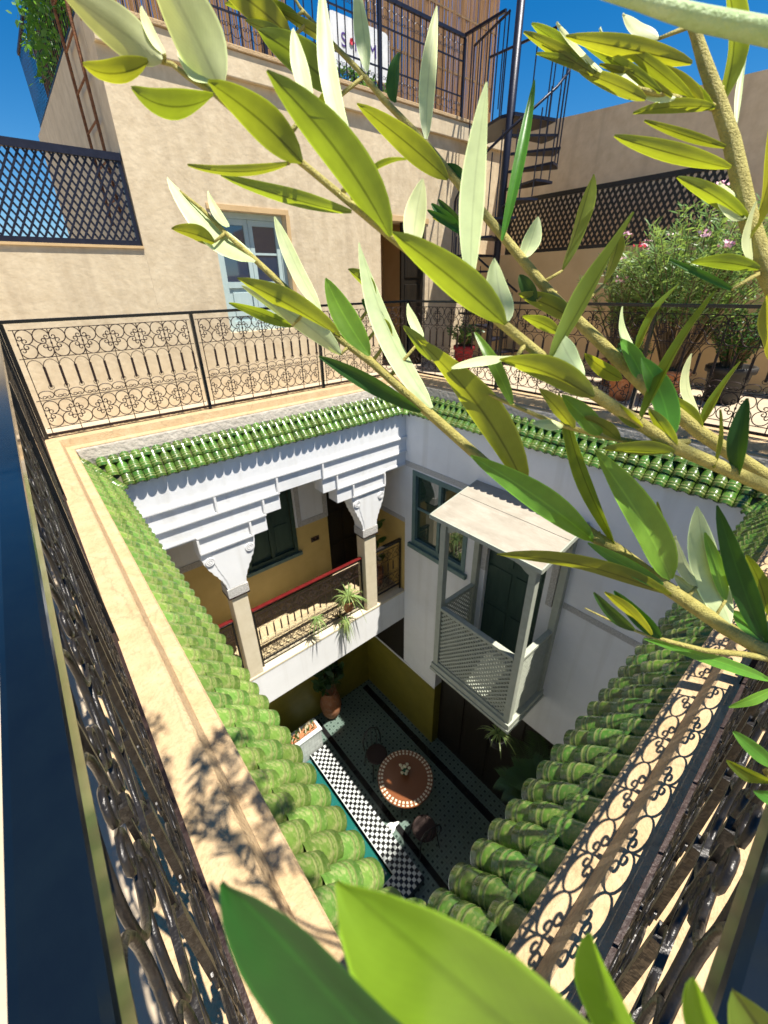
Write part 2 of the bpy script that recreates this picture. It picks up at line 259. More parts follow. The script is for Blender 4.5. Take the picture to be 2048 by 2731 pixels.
# courtyard floor: small green zellige with dark insets
def zellige(name, base, ins, grout, s):
    m = bpy.data.materials.new(name); m.use_nodes = True; n = m.node_tree.nodes; l = m.node_tree.links; b = n['Principled BSDF']
    tc = n.new('ShaderNodeTexCoord'); v = n.new('ShaderNodeTexVoronoi'); v.distance = 'CHEBYCHEV'; v.inputs['Randomness'].default_value = 0; v.inputs['Scale'].default_value = s; l.new(tc.outputs['Object'], v.inputs['Vector'])
    r = n.new('ShaderNodeValToRGB'); r.color_ramp.interpolation = 'CONSTANT'; e = r.color_ramp.elements; e[0].color = (*ins, 1); e[1].position = .14; e[1].color = (*grout, 1)
    x = r.color_ramp.elements.new(.18); x.color = (*base, 1); x = r.color_ramp.elements.new(.47); x.color = (*grout, 1)
    l.new(v.outputs['Distance'], r.inputs[0])
    nz = n.new('ShaderNodeTexNoise'); nz.inputs['Scale'].default_value = 9; mx = n.new('ShaderNodeMixRGB'); mx.blend_type = 'MULTIPLY'; mx.inputs[0].default_value = .6; l.new(r.outputs[0], mx.inputs[1]); l.new(nz.outputs[0], mx.inputs[2])
    l.new(mx.outputs[0], b.inputs['Base Color']); b.inputs['Roughness'].default_value = .25; return m
Mt['floor'] = zellige('courtyard_zellige', (.17, .24, .20), (.02, .045, .035), (.09, .115, .10), 9)
Mt['gfloor'] = zellige('gallery_tile', (.62, .50, .30), (.12, .05, .03), (.45, .36, .22), 6)
Mt['planter'] = zellige('planter_zellige', (.62, .66, .62), (.05, .12, .08), (.30, .34, .30), 16)
tag(MB().box(-.2, -.2, ZF-.1, 6.2, 6.2, ZF).build('courtyard_floor', Mt['floor']), kind='structure')
tag(MB().box(2.62, .5, ZF, 2.72, 5.7, ZF+.006).box(3.98, .5, ZF, 4.12, 5.7, ZF+.006).build('floor_border', Mt['black']), kind='structure')

# ------------------------------------------------------------------ balustrades
def cscroll(Rr, th):
    pts = []; a0, a1 = R_(36), R_(324)
    r1 = .40*Rr; ends = []
    for sgn in (1, -1):
        c = Vector((math.cos(a1)*Rr*(1-.40), sgn*math.sin(a1)*Rr*(1-.40))); q = []
        for i in range(1, 11):
            a = a1 + R_(36)*i; r = r1*(1-.068*i); q.append((c.x+math.cos(a)*r, 0, c.y+sgn*math.sin(a)*r))
        ends.append(q)
    arc = [(math.cos(a0+(a1-a0)*i/18)*Rr, 0, math.sin(a0+(a1-a0)*i/18)*Rr) for i in range(19)]
    return list(reversed(ends[1])) + arc + ends[0]
def ring_parts(matl, Rr, th):
    a = MB().tube(cscroll(Rr, th), th/2, 6).mesh('scroll', matl, True)
    sm = cscroll(Rr*.98, th); b = MB().tube([(q[2], 0, -q[0]*.62) for q in sm], th*.42, 4).mesh('small_scroll', matl)
    return a, b
RAILM = {}
def rail_kit(key, matl, cw, th=.0062):
    if key in RAILM: return RAILM[key]
    a, b = ring_parts(matl, cw/4*.97, th)
    h = cw/2
    ar = MB(); ar.box(-.010, -.005, .435, .010, .005, .615)                 # thick picket with an arch on top and curls at its foot
    ar.tube([(h/2-math.cos(math.pi*i/8)*h/2, 0, .60+math.sin(math.pi*i/8)*.075) for i in range(9)], th*.42, 4)
    for s in (-1, 1): ar.tube([(s*(.004+.016*math.sin(i*.6)), 0, .455-.018*(1-math.cos(i*.6))) for i in range(7)], th*.35, 4)
    v = MB().box(-th*.4, -th*.4, .03, th*.4, th*.4, .92).box(-.007, -.006, .795, .007, .006, .813).box(-.007, -.006, .19, .007, .006, .208)
    RAILM[key] = (a, b, ar.mesh('picket', matl), v.mesh('upright', matl)); return RAILM[key]
def panel(root, x0, x1, y, kit, cells, matl, zs=1.0, z0=0, th=.0062):
    """one scrollwork panel between two posts"""
    a, b, ar, v = kit; cw = (x1-x0)/cells; S = (1, 1, zs)
    for nm, z in (('panel_rail', .92), ('panel_rail', .69), ('panel_rail', .33), ('panel_rail', .08)):
        MB().box(x0-.03, y-th*.5, z0+z*zs-th*.5, x1+.03, y+th*.5, z0+z*zs+th*.5).build(nm, matl, root)
    for i in range(cells+1): ob('upright', v, root, (x0+cw*i, y+.0006, z0), scale=S)
    for i in range(cells):
        for j in (0, 1):
            x = x0+cw*(i+.25+.5*j)
            for k, z in enumerate((.862, .747, .263, .147)):
                up_ = k % 2 == 0
                ang = (R_(225) if j == 0 else R_(-45)) if up_ else (R_(135) if j == 0 else R_(45))
                ob('scroll', a, root, (x, y, z0+z*zs), (0, -ang, 0), S if zs != 1 else None)
            ob('small_scroll', b, root, (x, y, z0+.375*zs), None, S)
            ob('picket', ar, root, (x-cw/4, y, z0), None, S)
def balustrade(side, label, yr, sw, tr):
    o, rz, L = SIDES[side]; root = thing('balustrade', label, 'railing', (o[0], o[1], 0), rz, 'wrought iron balustrades around the courtyard opening')
    x0, x1 = tr
    MB().box(x0, yr-sw, .972, x1, yr+sw, 1.0).build('top_rail', Mt['ironrail'], root, bevel=.004)
    MB().box(x0+.01, yr-.011, .012, x1-.01, yr+.011, .034).build('bottom_rail', Mt['ironbrown'], root)
    far = side in ('BC', 'CD'); kit = rail_kit('t' if far else 'n', Mt['ironbrown'] if far else Mt['iron'], .24, .0088 if far else .0062); matl = kit[0].materials[0]
    for i in range(4):
        xp = x0+.02+(x1-x0-.04)*i/3
        MB().box(xp-.016, yr-.016, -.04, xp+.016, yr+.016, .971).build('post', Mt['ironrail'], root)
        if i < 3:
            xn = x0+.02+(x1-x0-.04)*(i+1)/3; panel(root, xp+.06, xn-.06, yr, kit, 6, matl)
    return root
balustrade('BC', 'brown scrolled iron railing in front of the shuttered window and door', 0, .02, (-.0, Lx))
balustrade('CD', 'scrolled iron railing in front of the oleander pots', 0, .02, (.0, Ly))
balustrade('AB', 'black scrolled railing beside the bare sunlit cream parapet', -.013, .0132, (.02, Ly-.04))
balustrade('AD', 'black scrolled railing throwing its scroll shadows on the parapet', .032, .0135, (.04, Lx-.02))

# ------------------------------------------------------------------ parapets
PL = {'BC': 'cream parapet kerb under the brown railing facing the shuttered house', 'CD': 'cream parapet kerb in front of the oleander pots', 'AB': 'sunlit cream parapet with leaf shadows beside the mossy green tiles', 'AD': 'cream parapet striped with scroll shadows of the railing'}
for s, (o, rz, L) in SIDES.items():
    root = thing('parapet', PL[s], 'parapet', (o[0], o[1], 0), rz, 'parapet kerbs around the courtyard opening')
    MB().mitre([(-.12, -.335), (-.12, -.02), (-.115, -.012), (.096, -.012), (.103, -.018), (.126, -.084), (.126, -.335)], L).build('kerb', Mt['cap'], root)
    MB().mitre([(.1265, -.335), (.1265, -.086), (.180, -.094), (.187, -.102), (.187, -.335)], L).build('ledge', Mt['cap'], root)

# ------------------------------------------------------------------ glazed tile eaves
AL = math.atan2(.318, .263)
def tile_mesh(k=1.0):
    mb = MB(); prof = [(0, .0505), (.02, .052), (.10, .054), (.1055, .0565), (.113, .0565), (.117, .0545), (.1255, .0545), (.1305, .057), (.139, .057), (.143, .0553), (.168, .0560), (.171, .054)]
    n = 11; K = []
    for y, r in prof:
        K.append(len(mb.v)); mb.v += [(math.cos(R_(-8)+R_(196)*j/(n-1))*(.0494+(r-.054)*.3)*k, y, math.sin(R_(-8)+R_(196)*j/(n-1))*(r*.82-.003+.03*y)*k) for j in range(n)]
    K.append(len(mb.v)); mb.v += [(math.cos(R_(-8)+R_(196)*j/(n-1))*.043*k, .171, math.sin(R_(-8)+R_(196)*j/(n-1))*.043*k) for j in range(n)]
    K.append(len(mb.v)); mb.v += [(math.cos(R_(-8)+R_(196)*j/(n-1))*.041*k, .02, math.sin(R_(-8)+R_(196)*j/(n-1))*.041*k) for j in range(n)]
    for a, b in zip(K, K[1:]): mb.f += [(a+j, a+j+1, b+j+1, b+j) for j in range(n-1)]
    me = mb.mesh('cover_tile', Mt['tile'], smooth=True); me.materials.append(Mt['ring'])
    for f in me.polygons:
        c = f.center
        if (.105 < c.y < .1135 or .130 < c.y < .1395) and math.hypot(c.x, c.z) > .04: f.material_index = 1
    return me
TM = tile_mesh(); TH = tile_mesh(1.12); TMB = TM.copy(); TMB.materials[0] = Mt['mosstile']
pn = MB(); n = 7
for y, r in ((0, .030), (.17, .034)): pn.v += [(math.cos(math.pi+math.pi*j/(n-1))*r, y, math.sin(math.pi+math.pi*j/(n-1))*r*.75) for j in range(n)]
for y, r in ((.17, .027), (0, .024)): pn.v += [(math.cos(math.pi+math.pi*j/(n-1))*r, y, math.sin(math.pi+math.pi*j/(n-1))*r*.75+.001) for j in range(n)]
for a in (0, 1, 2): pn.f += [(a*n+j, a*n+j+1, (a+1)*n+j+1, (a+1)*n+j) for j in range(n-1)]
TP = pn.mesh('pan_tile', Mt['tile'], smooth=True)
EL = {'BC': 'green glazed tile eave over the white stepped beam', 'CD': 'green glazed tile eave over the wall with the hanging balcony', 'AB': 'pale mossy green tile eave beside the bare sunlit parapet', 'AD': 'dark green tile eave beside the scroll-shadowed parapet'}
PITCH = .100
for s, (o, rz, L) in SIDES.items():
    root = thing('tiled_eave', EL[s], 'tiled eave', (o[0], o[1], 0), rz, 'glazed tile eaves around the courtyard')
    ca, sa = math.cos(AL), math.sin(AL)
    MB().mitre([(.130, -.345), (.130, -.336), (.150, -.335), (.1685, -.21), (.375, -.478), (.372, -.50), (.34, -.501)], L).build('tile_bed', Mt['tileedge'], root)
    if s in ('BC', 'CD'): MB().mitre([(.1875, -.335), (.1875, -.108), (.196, -.122), (.208, -.175), (.216, -.215), (.20, -.335)], L).build('mortar_fillet', Mt['mortar'], root)
    nrow = 3
    rnd = random.Random(hash(s) % 1000 if False else {'BC': 1, 'CD': 2, 'AB': 3, 'AD': 4}[s])
    for r in range(nrow):
        d = .002+r*.122; y = .118+d*ca; z = -.178-d*sa
        yend = y+.171*ca; cnt = int((L-2*yend-.06)/PITCH); x0 = L/2-PITCH*(cnt-1)/2
        for i in range(cnt):
            x = x0+i*PITCH
            ob('cover_tile', TMB if s == 'AB' else TM, root, (x+rnd.uniform(-.002, .002), y+.012, z+rnd.uniform(-.002, .002)-.004*r), (-AL+.03+rnd.uniform(-.02, .02), rnd.uniform(-.03, .03), rnd.uniform(-.014, .014)))
            if r == nrow-1 and i < cnt-1: ob('pan_tile', TP, root, (x+PITCH/2, y+.018, z+.006), (-AL, 0, 0))
    # valley tiles on the corner at x = 0 of this run
    for k in range(4):
        d = k*.110; y = .140+d*ca*1.0; z = -.180-d*sa*.98
        ob('valley_tile', TH, root, (y, y, z+.012), (-AL*.82, 0, -R_(45)), (1, 1, 1))

# ------------------------------------------------------------------ plain courtyard walls (under the near eaves)
for s, nm in (('AB', 'white courtyard wall under the pale mossy tile eave'), ('AD', 'white courtyard wall under the dark green tile eave')):
    o, rz, L = SIDES[s]; root = thing('courtyard_wall', nm, 'wall', (o[0], o[1], 0), rz)
    MB().mitre([(.13, -6.0), (.13, -.502), (.36, -.502), (.36, -6.0)], L).build('wall', Mt['white'], root)
    MB().mitre([(.13, ZF), (.13, -6.001), (.362, -6.001), (.362, ZF)], L).build('dado', Mt['dado'], root)

# ------------------------------------------------------------------ wall with window, door and hanging balcony (CD); local x = world y, local y = inward
o, rz, L = SIDES['CD']; cdw = thing('courtyard_wall', 'white courtyard wall with sage window behind the hanging balcony', 'wall', (o[0], o[1], 0), rz)
OP = [(3.215, 4.37, -2.72, -1.375), (1.98, 2.86, ZG, -1.72), (1.25, 3.665, ZF, -4.75)]
xs, zs, fn = holes(.362, 5.8, -5.72, -.502, [(a, b, max(c, -5.72), d) for a, b, c, d in OP])
def fn2(x, z, f=fn): return f(x, z) and not (x > Ly-.36 and ((-2.33 > z > ZG) or (z < -4.54)))
zs = sorted({*zs, -2.33, ZG, -4.54}); xs = sorted({*xs, Ly-.36})
wall_mesh(xs, zs, fn2, .36, .14).build('wall', Mt['white'], cdw)
for a, b in ((.362, 1.25), (3.665, 5.8)): MB().box(a, .14, ZF, b, .358, -5.722).build('dado', Mt['dado'], cdw)
MB().box(Ly-.36, .14, ZG, 5.8, .357, -2.331).build('gallery_end_panel', Mt['yellow'], cdw)
MB().box(Ly-.36, .14, -5.722, 5.8, .357, -4.541).build('lower_end_panel', Mt['wood'], cdw)  # wall end given the dark wood colour, imitating shade under the gallery
for a, b, z in ((3.18, Ly-.365, -1.345), (.45, 1.69, -2.38), (Ly-.355, 5.79, -2.40)): MB().box(a, .3602, z, b, .367, z+.085).build('carved_frieze', Mt['carved'], cdw)
MB().box(.45, .3602, -5.76, 1.249, .372, -5.72).box(3.666, .3602, -5.76, 5.79, .372, -5.72).build('dado_moulding', Mt['trim'], cdw)
w1 = MB().box(3.215, .30, -2.72, 3.29, .372, -1.375).box(4.295, .30, -2.72, 4.37, .372, -1.375).box(3.29, .30, -1.45, 4.295, .372, -1.375).box(3.29, .30, -2.72, 4.295, .372, -2.63).box(3.765, .30, -2.63, 3.82, .362, -1.45).build('window', Mt['grnframe'], cdw)
for a, b in ((3.292, 3.763), (3.822, 4.293)):
    for c, d in ((-2.628, -2.06), (-2.02, -1.452)): MB().box(a, .305, c, b, .312, d).build('pane', Mt['glassg'], w1)
MB().box(3.292, .303, -2.058, 3.763, .33, -2.022).box(3.822, .303, -2.058, 4.293, .33, -2.022).build('glazing_bar', Mt['grnframe'], w1)
MB().box(3.16, .3605, -2.80, 4.42, .42, -2.722).build('window_sill', Mt['grnframe'], cdw, bevel=.006)
d1 = MB().box(1.985, .26, ZG, 2.855, .30, -1.725).build('balcony_door', Mt['dkshut'], cdw)
for a in (2.03, 2.46):
    for c, d in ((-3.75, -3.05), (-2.95, -2.35), (-2.25, -1.82)): MB().box(a, .3005, c, a+.36, .315, d).build('door_panel', Mt['dkshut'], d1, bevel=.006)
d2 = MB().box(1.255, .15, ZF, 3.66, .18, -4.755).build('salon_door', Mt['wood'], cdw)
for k in range(4): MB().box(1.30+k*.59, .1805, ZF+.15, 1.30+k*.59+.52, .20, -4.9).build('door_panel', Mt['wood'], d2, bevel=.01)

# ------------------------------------------------------------------ gallery facade (BC), world coordinates
gal = thing('gallery_facade', 'white stepped-beam arcade with two carved column capitals over the gallery', 'facade', (0, YW, 0))
Z = [-.502, -.875, -1.105, -1.335, -1.565]
def gsolid(x, z):
    if z > -1.105: return True
    if z > -1.335: return x < 2.05 or x > 2.70
    if z > -1.565: return .965 < x < 1.83 or 2.92 < x < 3.805
    return ZG > z
wall_mesh([.362, .965, 1.83, 2.05, 2.70, 2.92, 3.805, XW-.001], [*reversed(Z)], gsolid, 0, .22).build('wall', Mt['white'], gal)
MB().box(.362, 0, -4.545, XW-.001, .22, ZG-.0305).build('fascia', Mt['white'], gal)
def mould(x0, x1, z, pr=.03): MB().box(x0, -pr, z-.004, x1, -.0005, z+.020).box(x0, -pr*.55, z-.018, x1, -.0005, z-.0045).build('moulding', Mt['trim'], gal)
mould(.362, XW-.002, -.880)
for a, b in ((.362, 2.052), (2.70, XW-.002)): mould(a, b, -1.11)
mould(.965, 1.832, -1.34); mould(2.918, 3.805, -1.34)
mould(.362, .96, -1.325, .012); mould(3.81, XW-.002, -1.325, .012)
mould(.965, 1.63, -1.556); mould(3.18, 3.805, -1.556)
for x, z0, z1 in ((1.262, -1.086, -.9), (2.04, -1.086, -.9), (2.716, -1.086, -.9), (1.82, -1.317, -1.132), (2.93, -1.317, -1.132), (.972, -1.534, -1.362), (1.608, -1.534, -1.362), (3.20, -1.534, -1.362), (3.798, -1.534, -1.362)):
    MB().box(x-.012, -.03, z0, x+.012, -.0005, z1).build('joint_strip', Mt['trim'], gal)
def capital(xa, xb, na, nb):
    za, zb = -1.566, -2.20; q = []
    def edge(x0, x1):                       # scalloped corbel edge
        r = []; N = 26
        for i in range(N+1):
            t = i/N; e = (1-math.cos(math.pi*min(1, t*1.02)))/2; x = x0+(x1-x0)*e; sgn = 1 if x0 > x1 else -1
            r.append((x+sgn*.014*abs(math.sin(t*math.pi*7))*math.sin(math.pi*t), za+(zb-za)*(t**.9)))
        return r
    L_ = edge(xa, na); R2 = edge(xb, nb)
    poly = [(x, .0, z) for x, z in L_] + [(x, .0, z) for x, z in reversed(R2)]
    c = MB().prism(poly, (0, .218, 0)).build('capital', Mt['white'], gal)
    MB().prism([(na+.03+ (x-na)*.55, -.006, z*.93-.15) for x, z in L_] + [(nb-.03+(x-nb)*.55, -.006, z*.93-.15) for x, z in reversed(R2)], (0, .0055, 0)).build('raised_field', Mt['white'], c)
    for x in (xa+.085, xb-.085):
        rs = MB().lathe([(.058, 0), (.058, .012), (.050, .016), (.046, .010), (.036, .010), (.032, .016), (.024, .016), (.020, .009), (.010, .009), (.008, .018), (0.001, .019)], 20)
        ob('rosette', rs.mesh('rosette', Mt['trim'], True), c, (x, -.001, -1.70), (R_(90), 0, 0))
    MB().box(na-.012, -.012, -2.335, nb+.012, .225, -2.201).build('carved_neck', Mt['carved'], gal)
    MB().box(na-.016, -.016, -2.356, nb+.016, .229, -2.336).build('neck_moulding', Mt['ironbrown'], gal)
    MB().box(na+.018, .006, ZG, nb-.018, .218, -2.357).build('column', Mt['ivory'], gal, bevel=.012)
capital(.965, 1.635, 1.178, 1.428); capital(3.18, 3.803, 3.355, 3.625)
MB().box(.362, -.006, ZG-.03, XW-.003, .24, ZG+.004).build('ledge', Mt['ivory'], gal)
# gallery interior
gr = thing('gallery_room', 'yellow gallery back wall with dark shuttered window and door', 'wall', (0, 5.8, 0))
MB().box(.0, -1.036, -4.545, 4.47, .0, ZG-.031).build('floor_slab', Mt['white'], gr)
MB().box(.0, -1.0, ZG-.03, XW-.001, -.0, ZG).build('floor_tiles', Mt['gfloor'], gr)
OPG = [(1.885, 2.825, -2.985, -1.30), (3.485, 4.16, ZG, -1.5)]
xs, zs, fn = holes(.36, XW, ZG, -2.5, [(a, b, c, -2.5) for a, b, c, d in OPG]); wall_mesh(xs, zs, fn, 0, .2).build('lower_wall', Mt['yellow'], gr)
xs, zs, fn = holes(.36, XW, -2.498, -.34, [(a, b, -2.498, d) for a, b, c, d in OPG]); wall_mesh(xs, zs, fn, -.03, .2).build('upper_wall', Mt['white'], gr)
MB().box(.14, -1.036, ZG, .36, 0, -.34).build('end_wall', Mt['yellow'], gr)
for a, b in ((.362, 1.87), (2.86, 3.47)): MB().box(a, -.04, -2.50, b, -.0305, -2.40).build('carved_frieze', Mt['carved'], gr)
for x in (2.86, 3.39): MB().box(x, -.04, -2.399, x+.08, -.0305, -1.2).build('carved_frieze', Mt['carved'], gr)
wf = MB().box(1.885, -.02, -2.985, 1.95, .1, -1.30).box(2.76, -.02, -2.985, 2.825, .1, -1.30).box(1.95, -.02, -2.985, 2.76, .1, -2.91).box(2.33, -.01, -2.91, 2.38, .1, -1.3).build('window', Mt['dkshut'], gr)
MB().box(1.83, -.06, -3.05, 2.88, .0, -2.987).build('window_sill', Mt['grnframe'], gr)
for a, b in ((1.955, 2.328), (2.382, 2.755)):
    sh = MB().box(a, .03, -2.905, b, .06, -1.3).build('shutter', Mt['dkshut'], wf)
    for c, d in ((-2.85, -2.35), (-2.28, -1.80), (-1.73, -1.34)): MB().box(a+.06, .018, c, b-.06, .0295, d).build('shutter_panel', Mt['dkshut'], sh, bevel=.005)
dr = MB().box(3.49, .05, ZG+.002, 4.155, .09, -1.505).build('door', Mt['wood'], gr)
for a in (3.53, 3.85):
    for c, d in ((-3.75, -3.2), (-3.1, -2.5), (-2.4, -1.7)): MB().box(a, .035, c, a+.27, .0495, d).build('door_panel', Mt['wood'], dr, bevel=.006)
sw = MB().box(3.10, -.012, -2.925, 3.27, -.0005, -2.83).build('switch_plate', Mt['plastic'], gr, bevel=.004)
for x in (3.145, 3.222): MB().lathe([(.024, 0), (.024, .006), (.012, .008)], 12, (0, 0, 0)).build('socket', Mt['black'], sw).matrix_local = Matrix.Translation((x, -.0125, -2.878)) @ Matrix.Rotation(R_(90), 4, 'X')
gl = thing('gallery_lower_room', 'dark ground floor arcade wall behind the planter', 'wall', (0, 5.8, 0))
MB().box(-.2, 0, -6.0, 4.47, .2, -4.546).build('upper_wall', Mt['white'], gl)
MB().box(-.2, -.003, ZF, 4.47, .2, -6.001).build('dado', Mt['dado'], gl)
# gallery railing with red handrail
gb = thing('gallery_railing', 'dark iron gallery railing with red handrail between the columns', 'railing', (0, YW+.10, 0))
kg = rail_kit('g', Mt['ironbrown'], .235)
for a, b, c in ((.38, 1.17, 3), (1.44, 3.36, 8), (3.65, 4.235, 2)):
    MB().box(a, -.03, -2.785, b, .03, -2.76).build('handrail', Mt['red' if c != 2 else 'iron'], gb, bevel=.008)
    MB().box(a, -.012, -2.825, b, .012, -2.792).box(a, -.012, -3.76, b, .012, -3.735).build('flat_bar', Mt['iron'], gb)
    for x in (a+.012, b-.012): MB().box(x-.012, -.012, ZG, x+.012, .012, -2.826).build('post', Mt['iron'], gb)
    panel(gb, a+.05, b-.05, 0, kg, c, Mt['ironbrown'], .93, -3.74)
# ------------------------------------------------------------------ lattices
def lattice(root, O, U, V, wd, ht, pitch, slope, sw, th, matl, layers=.004):
    O, U, V = Vector(O), Vector(U), Vector(V); N = U.cross(V)
    for sg in (1, -1):
        c = -ht/slope if sg > 0 else 0
        c = math.floor(c/pitch)*pitch
        while c < wd + (ht/slope if sg < 0 else 0):
            # line u = c + sg*v/slope, v in [0, ht], u clipped to [0, wd]
            v0, v1 = 0, ht; ua, ub = c, c+sg*ht/slope
            def vat(u): return (u-c)*slope*sg
            lo, hi = sorted((vat(0), vat(wd))); v0 = max(0, lo); v1 = min(ht, hi)
            if v1-v0 > .02:
                a = O+U*(c+sg*v0/slope)+V*v0+N*layers*sg; b = O+U*(c+sg*v1/slope)+V*v1+N*layers*sg
                MB().bar(a, b, sw, th, N).build('slat', matl, root)
            c += pitch
# ------------------------------------------------------------------ hanging balcony
bx0, bx1, by0, by1 = XW-.82, XW-.001, 1.70, 3.03
bal = thing('balcony', 'sage green wooden balcony with lattice front and weathered sloping roof', 'balcony', (bx1, 2.37, ZG))
def bb(n, mb, m, par=None, bev=.004):
    o = mb.build(n, m, par or bal, bevel=bev)
    if par is None: o.location = (-bx1, -2.37, -ZG)
    return o
ra, rb = -1.355, -1.165
rmid = (bx0-.06+bx1)/2+.08; zm = ra+(rb-ra)*(rmid-bx0+.06)/(bx1-bx0+.06)
for xa, za, xb, zb2 in ((bx0-.06, ra, rmid-.002, zm), (rmid+.002, zm+.004, bx1, rb+.004)):
    bb('roof_board', MB().prism([(xa, 1.635, za), (xb, 1.635, zb2), (xb, 1.635, zb2+.022), (xa, 1.635, za+.022)], (0, 1.505, 0)), Mt['roofwood'], bev=0)
bb('roof_edge', MB().box(bx0-.078, 1.62, ra-.03, bx0-.0605, 3.155, ra+.026), Mt['balc'])
for y in (1.618, 3.141): bb('roof_edge', MB().prism([(bx0-.06, y, ra-.035), (bx1, y, rb-.035), (bx1, y, rb+.028), (bx0-.06, y, ra+.028)], (0, .015, 0)), Mt['balc'])
for x, y in ((bx0, by0), (bx0, by1-.085), (bx1-.085, by0), (bx1-.085, by1-.085)):
    bb('post', MB().box(x, y, ZG, x+.085, y+.085, (ra if x == bx0 else rb-.02)-.001), Mt['balc'])
bb('floor', MB().box(bx0-.02, by0-.02, ZG-.09, bx1, by1+.02, ZG-.001), Mt['balc'])
bb('skirting', MB().box(bx0-.035, by0-.035, ZG-.14, bx1, by1+.035, ZG-.0905), Mt['balc'])
RT = -2.745
bb('top_rail', MB().box(bx0-.008, by0+.086, RT-.045, bx0+.07, by1-.086, RT), Mt['balc'])
for y in (by0, by1-.085): bb('top_rail', MB().box(bx0+.086, y+.008, RT-.045, bx1-.086, y+.077, RT), Mt['balc'])
bb('bottom_rail', MB().box(bx0+.008, by0+.086, ZG, bx0+.06, by1-.086, ZG+.055), Mt['balc'])
lp = thing('lattice_panel', None, None); lp.parent = bal; lp.location = (-bx1, -2.37, -ZG)
lattice(lp, (bx0+.035, by0+.086, ZG+.056), (0, 1, 0), (0, 0, 1), by1-by0-.172, RT-.046-ZG-.056, .074, 1.0, .026, .008, Mt['balc'])
for y in (by0+.04, by1-.045): lattice(lp, (bx0+.086, y, ZG+.002), (1, 0, 0), (0, 0, 1), bx1-bx0-.172, RT-.046-ZG-.004, .08, 1.0, .026, .008, Mt['balc'])
def valance(a, b, fixed, axis):
    w_ = b-a; pts = []; N = 30
    for i in range(N+1):
        t = i/N; e = abs(2*t-1); z = -.03-.13*(e**3)-.018*abs(math.sin(t*math.pi*9)); pts.append((a+w_*t, z))
    poly = [(u, z) for u, z in pts]+[(b, .02), (a, .02)]
    zt = ra-.03
    P3 = [((fixed, u, zt+z) if axis == 'y' else (u, fixed, zt+z+.06)) for u, z in poly]
    return MB().prism(P3, (.02, 0, 0) if axis == 'y' else (0, .02, 0))
bb('valance', valance(by0+.086, by1-.086, bx0+.03, 'y'), Mt['balc'], bev=0)
for y in (by0+.03, by1-.06): bb('valance', valance(bx0+.086, bx1-.086, y, 'x'), Mt['balc'], bev=0)
for y in (by0+.12, by1-.19): bb('carved_pilaster', MB().box(bx1-.03, y, -2.45, bx1-.0005, y+.085, -1.35), Mt['carved'])

# ------------------------------------------------------------------ courtyard furniture
pool = thing('plunge_pool', 'narrow turquoise pool with black and white checkered rim', 'pool', (2.45, 2.11, ZF)); PZ = ZF+.2
def pp(n, mb, m):
    o = mb.build(n, m, pool); o.location = (-2.45, -2.11, -ZF); return o
pp('rim_wall', MB().box(2.11, 2.11, ZF, 2.455, 5.0, PZ), Mt['black']); pp('rim_wall', MB().box(.36, 2.11, ZF, 2.1095, 2.455, PZ), Mt['black'])
pp('nosing', MB().box(2.098, 2.456, PZ+.001, 2.112, 5.0, PZ+.02).box(.4, 2.45, PZ+.001, 2.112, 2.4645, PZ+.02), Mt['whitetile'])
tw_, tb_ = [MB().box(.0015, .0015, 0, .0560, .0560, .012).mesh('tile', Mt[k], bevel=.002) for k in ('whitetile', 'black')]
for i in range(6):
    for j in range(50): ob('tile', (tw_, tb_)[(i+j) % 2], pool, (2.113+i*.0575-2.45, 2.113+j*.0575-2.11, .2005))
for q, k in enumerate(('whitetile', 'black')):                       # the short cross rim, past the first 300 tiles
    mb = MB()
    for i in range(6):
        for j in range(20):
            if (i+j+1) % 2 == q: x0, y0 = 2.1115-(j+1)*.0575, 2.113+i*.0575; mb.box(x0, y0, PZ+.0005, x0+.0545, y0+.0545, PZ+.0125)
    pp('cross_rim_tiles', mb, Mt[k])['kind'] = 'stuff'
wm = bpy.data.materials.new('pool_water'); wm.use_nodes = True; b = wm.node_tree.nodes['Principled BSDF']; b.inputs['Base Color'].default_value = (.01, .10, .085, 1); b.inputs['Roughness'].default_value = .03; b.inputs['Specular IOR Level'].default_value = .6
pp('water', MB().box(1.80, 2.465, ZF, 2.097, 5.0, ZF+.09), wm)
pp('inner_step', MB().box(.36, 2.465, ZF, 1.7995, 5.0, ZF+.13), Mt['whitetile'])
for i in range(10):
    for j in range(8): ob('step_tile', tb_ if (i+j) % 2 else tw_, pool, (1.72-j*.07-2.45, 3.9+i*.07-2.11, .1305))
pb = thing('tiled_planter', 'white mosaic planter with red-edged flower trough at the end of the pool', 'planter', (1.9, 5.16, ZF))
MB().box(-.55, -.14, 0, .52, .14, .70).build('box', Mt['planter'], pb); MB().box(-.57, -.16, .701, .54, .16, .73).build('coping', Mt['whitetile'], pb)
MB().box(-.30, -.08, .731, .48, .08, .77).build('trough', Mt['pot'], pb, bevel=.01)
fl = thing('flowering_plant', 'low white and green flowers in the trough on the tiled planter', 'plant', (1.98, 5.16, ZF+.77))
f1, f2 = MB(), MB(); rd = random.Random(2)
for i in range(90):
    a = Vector((rd.uniform(-.36, .36), rd.uniform(-.07, .07), 0)); d = Vector((rd.uniform(-.08, .08), rd.uniform(-.1, .05), rd.uniform(.06, .17))); (f1 if i % 3 else f2).blade(a, a+d, .03, (rd.uniform(-1, 1), -1, .4), .02, 3)
f1.build('foliage', Mt['shrub'], fl); f2.build('petals', Mt['rose'], fl)
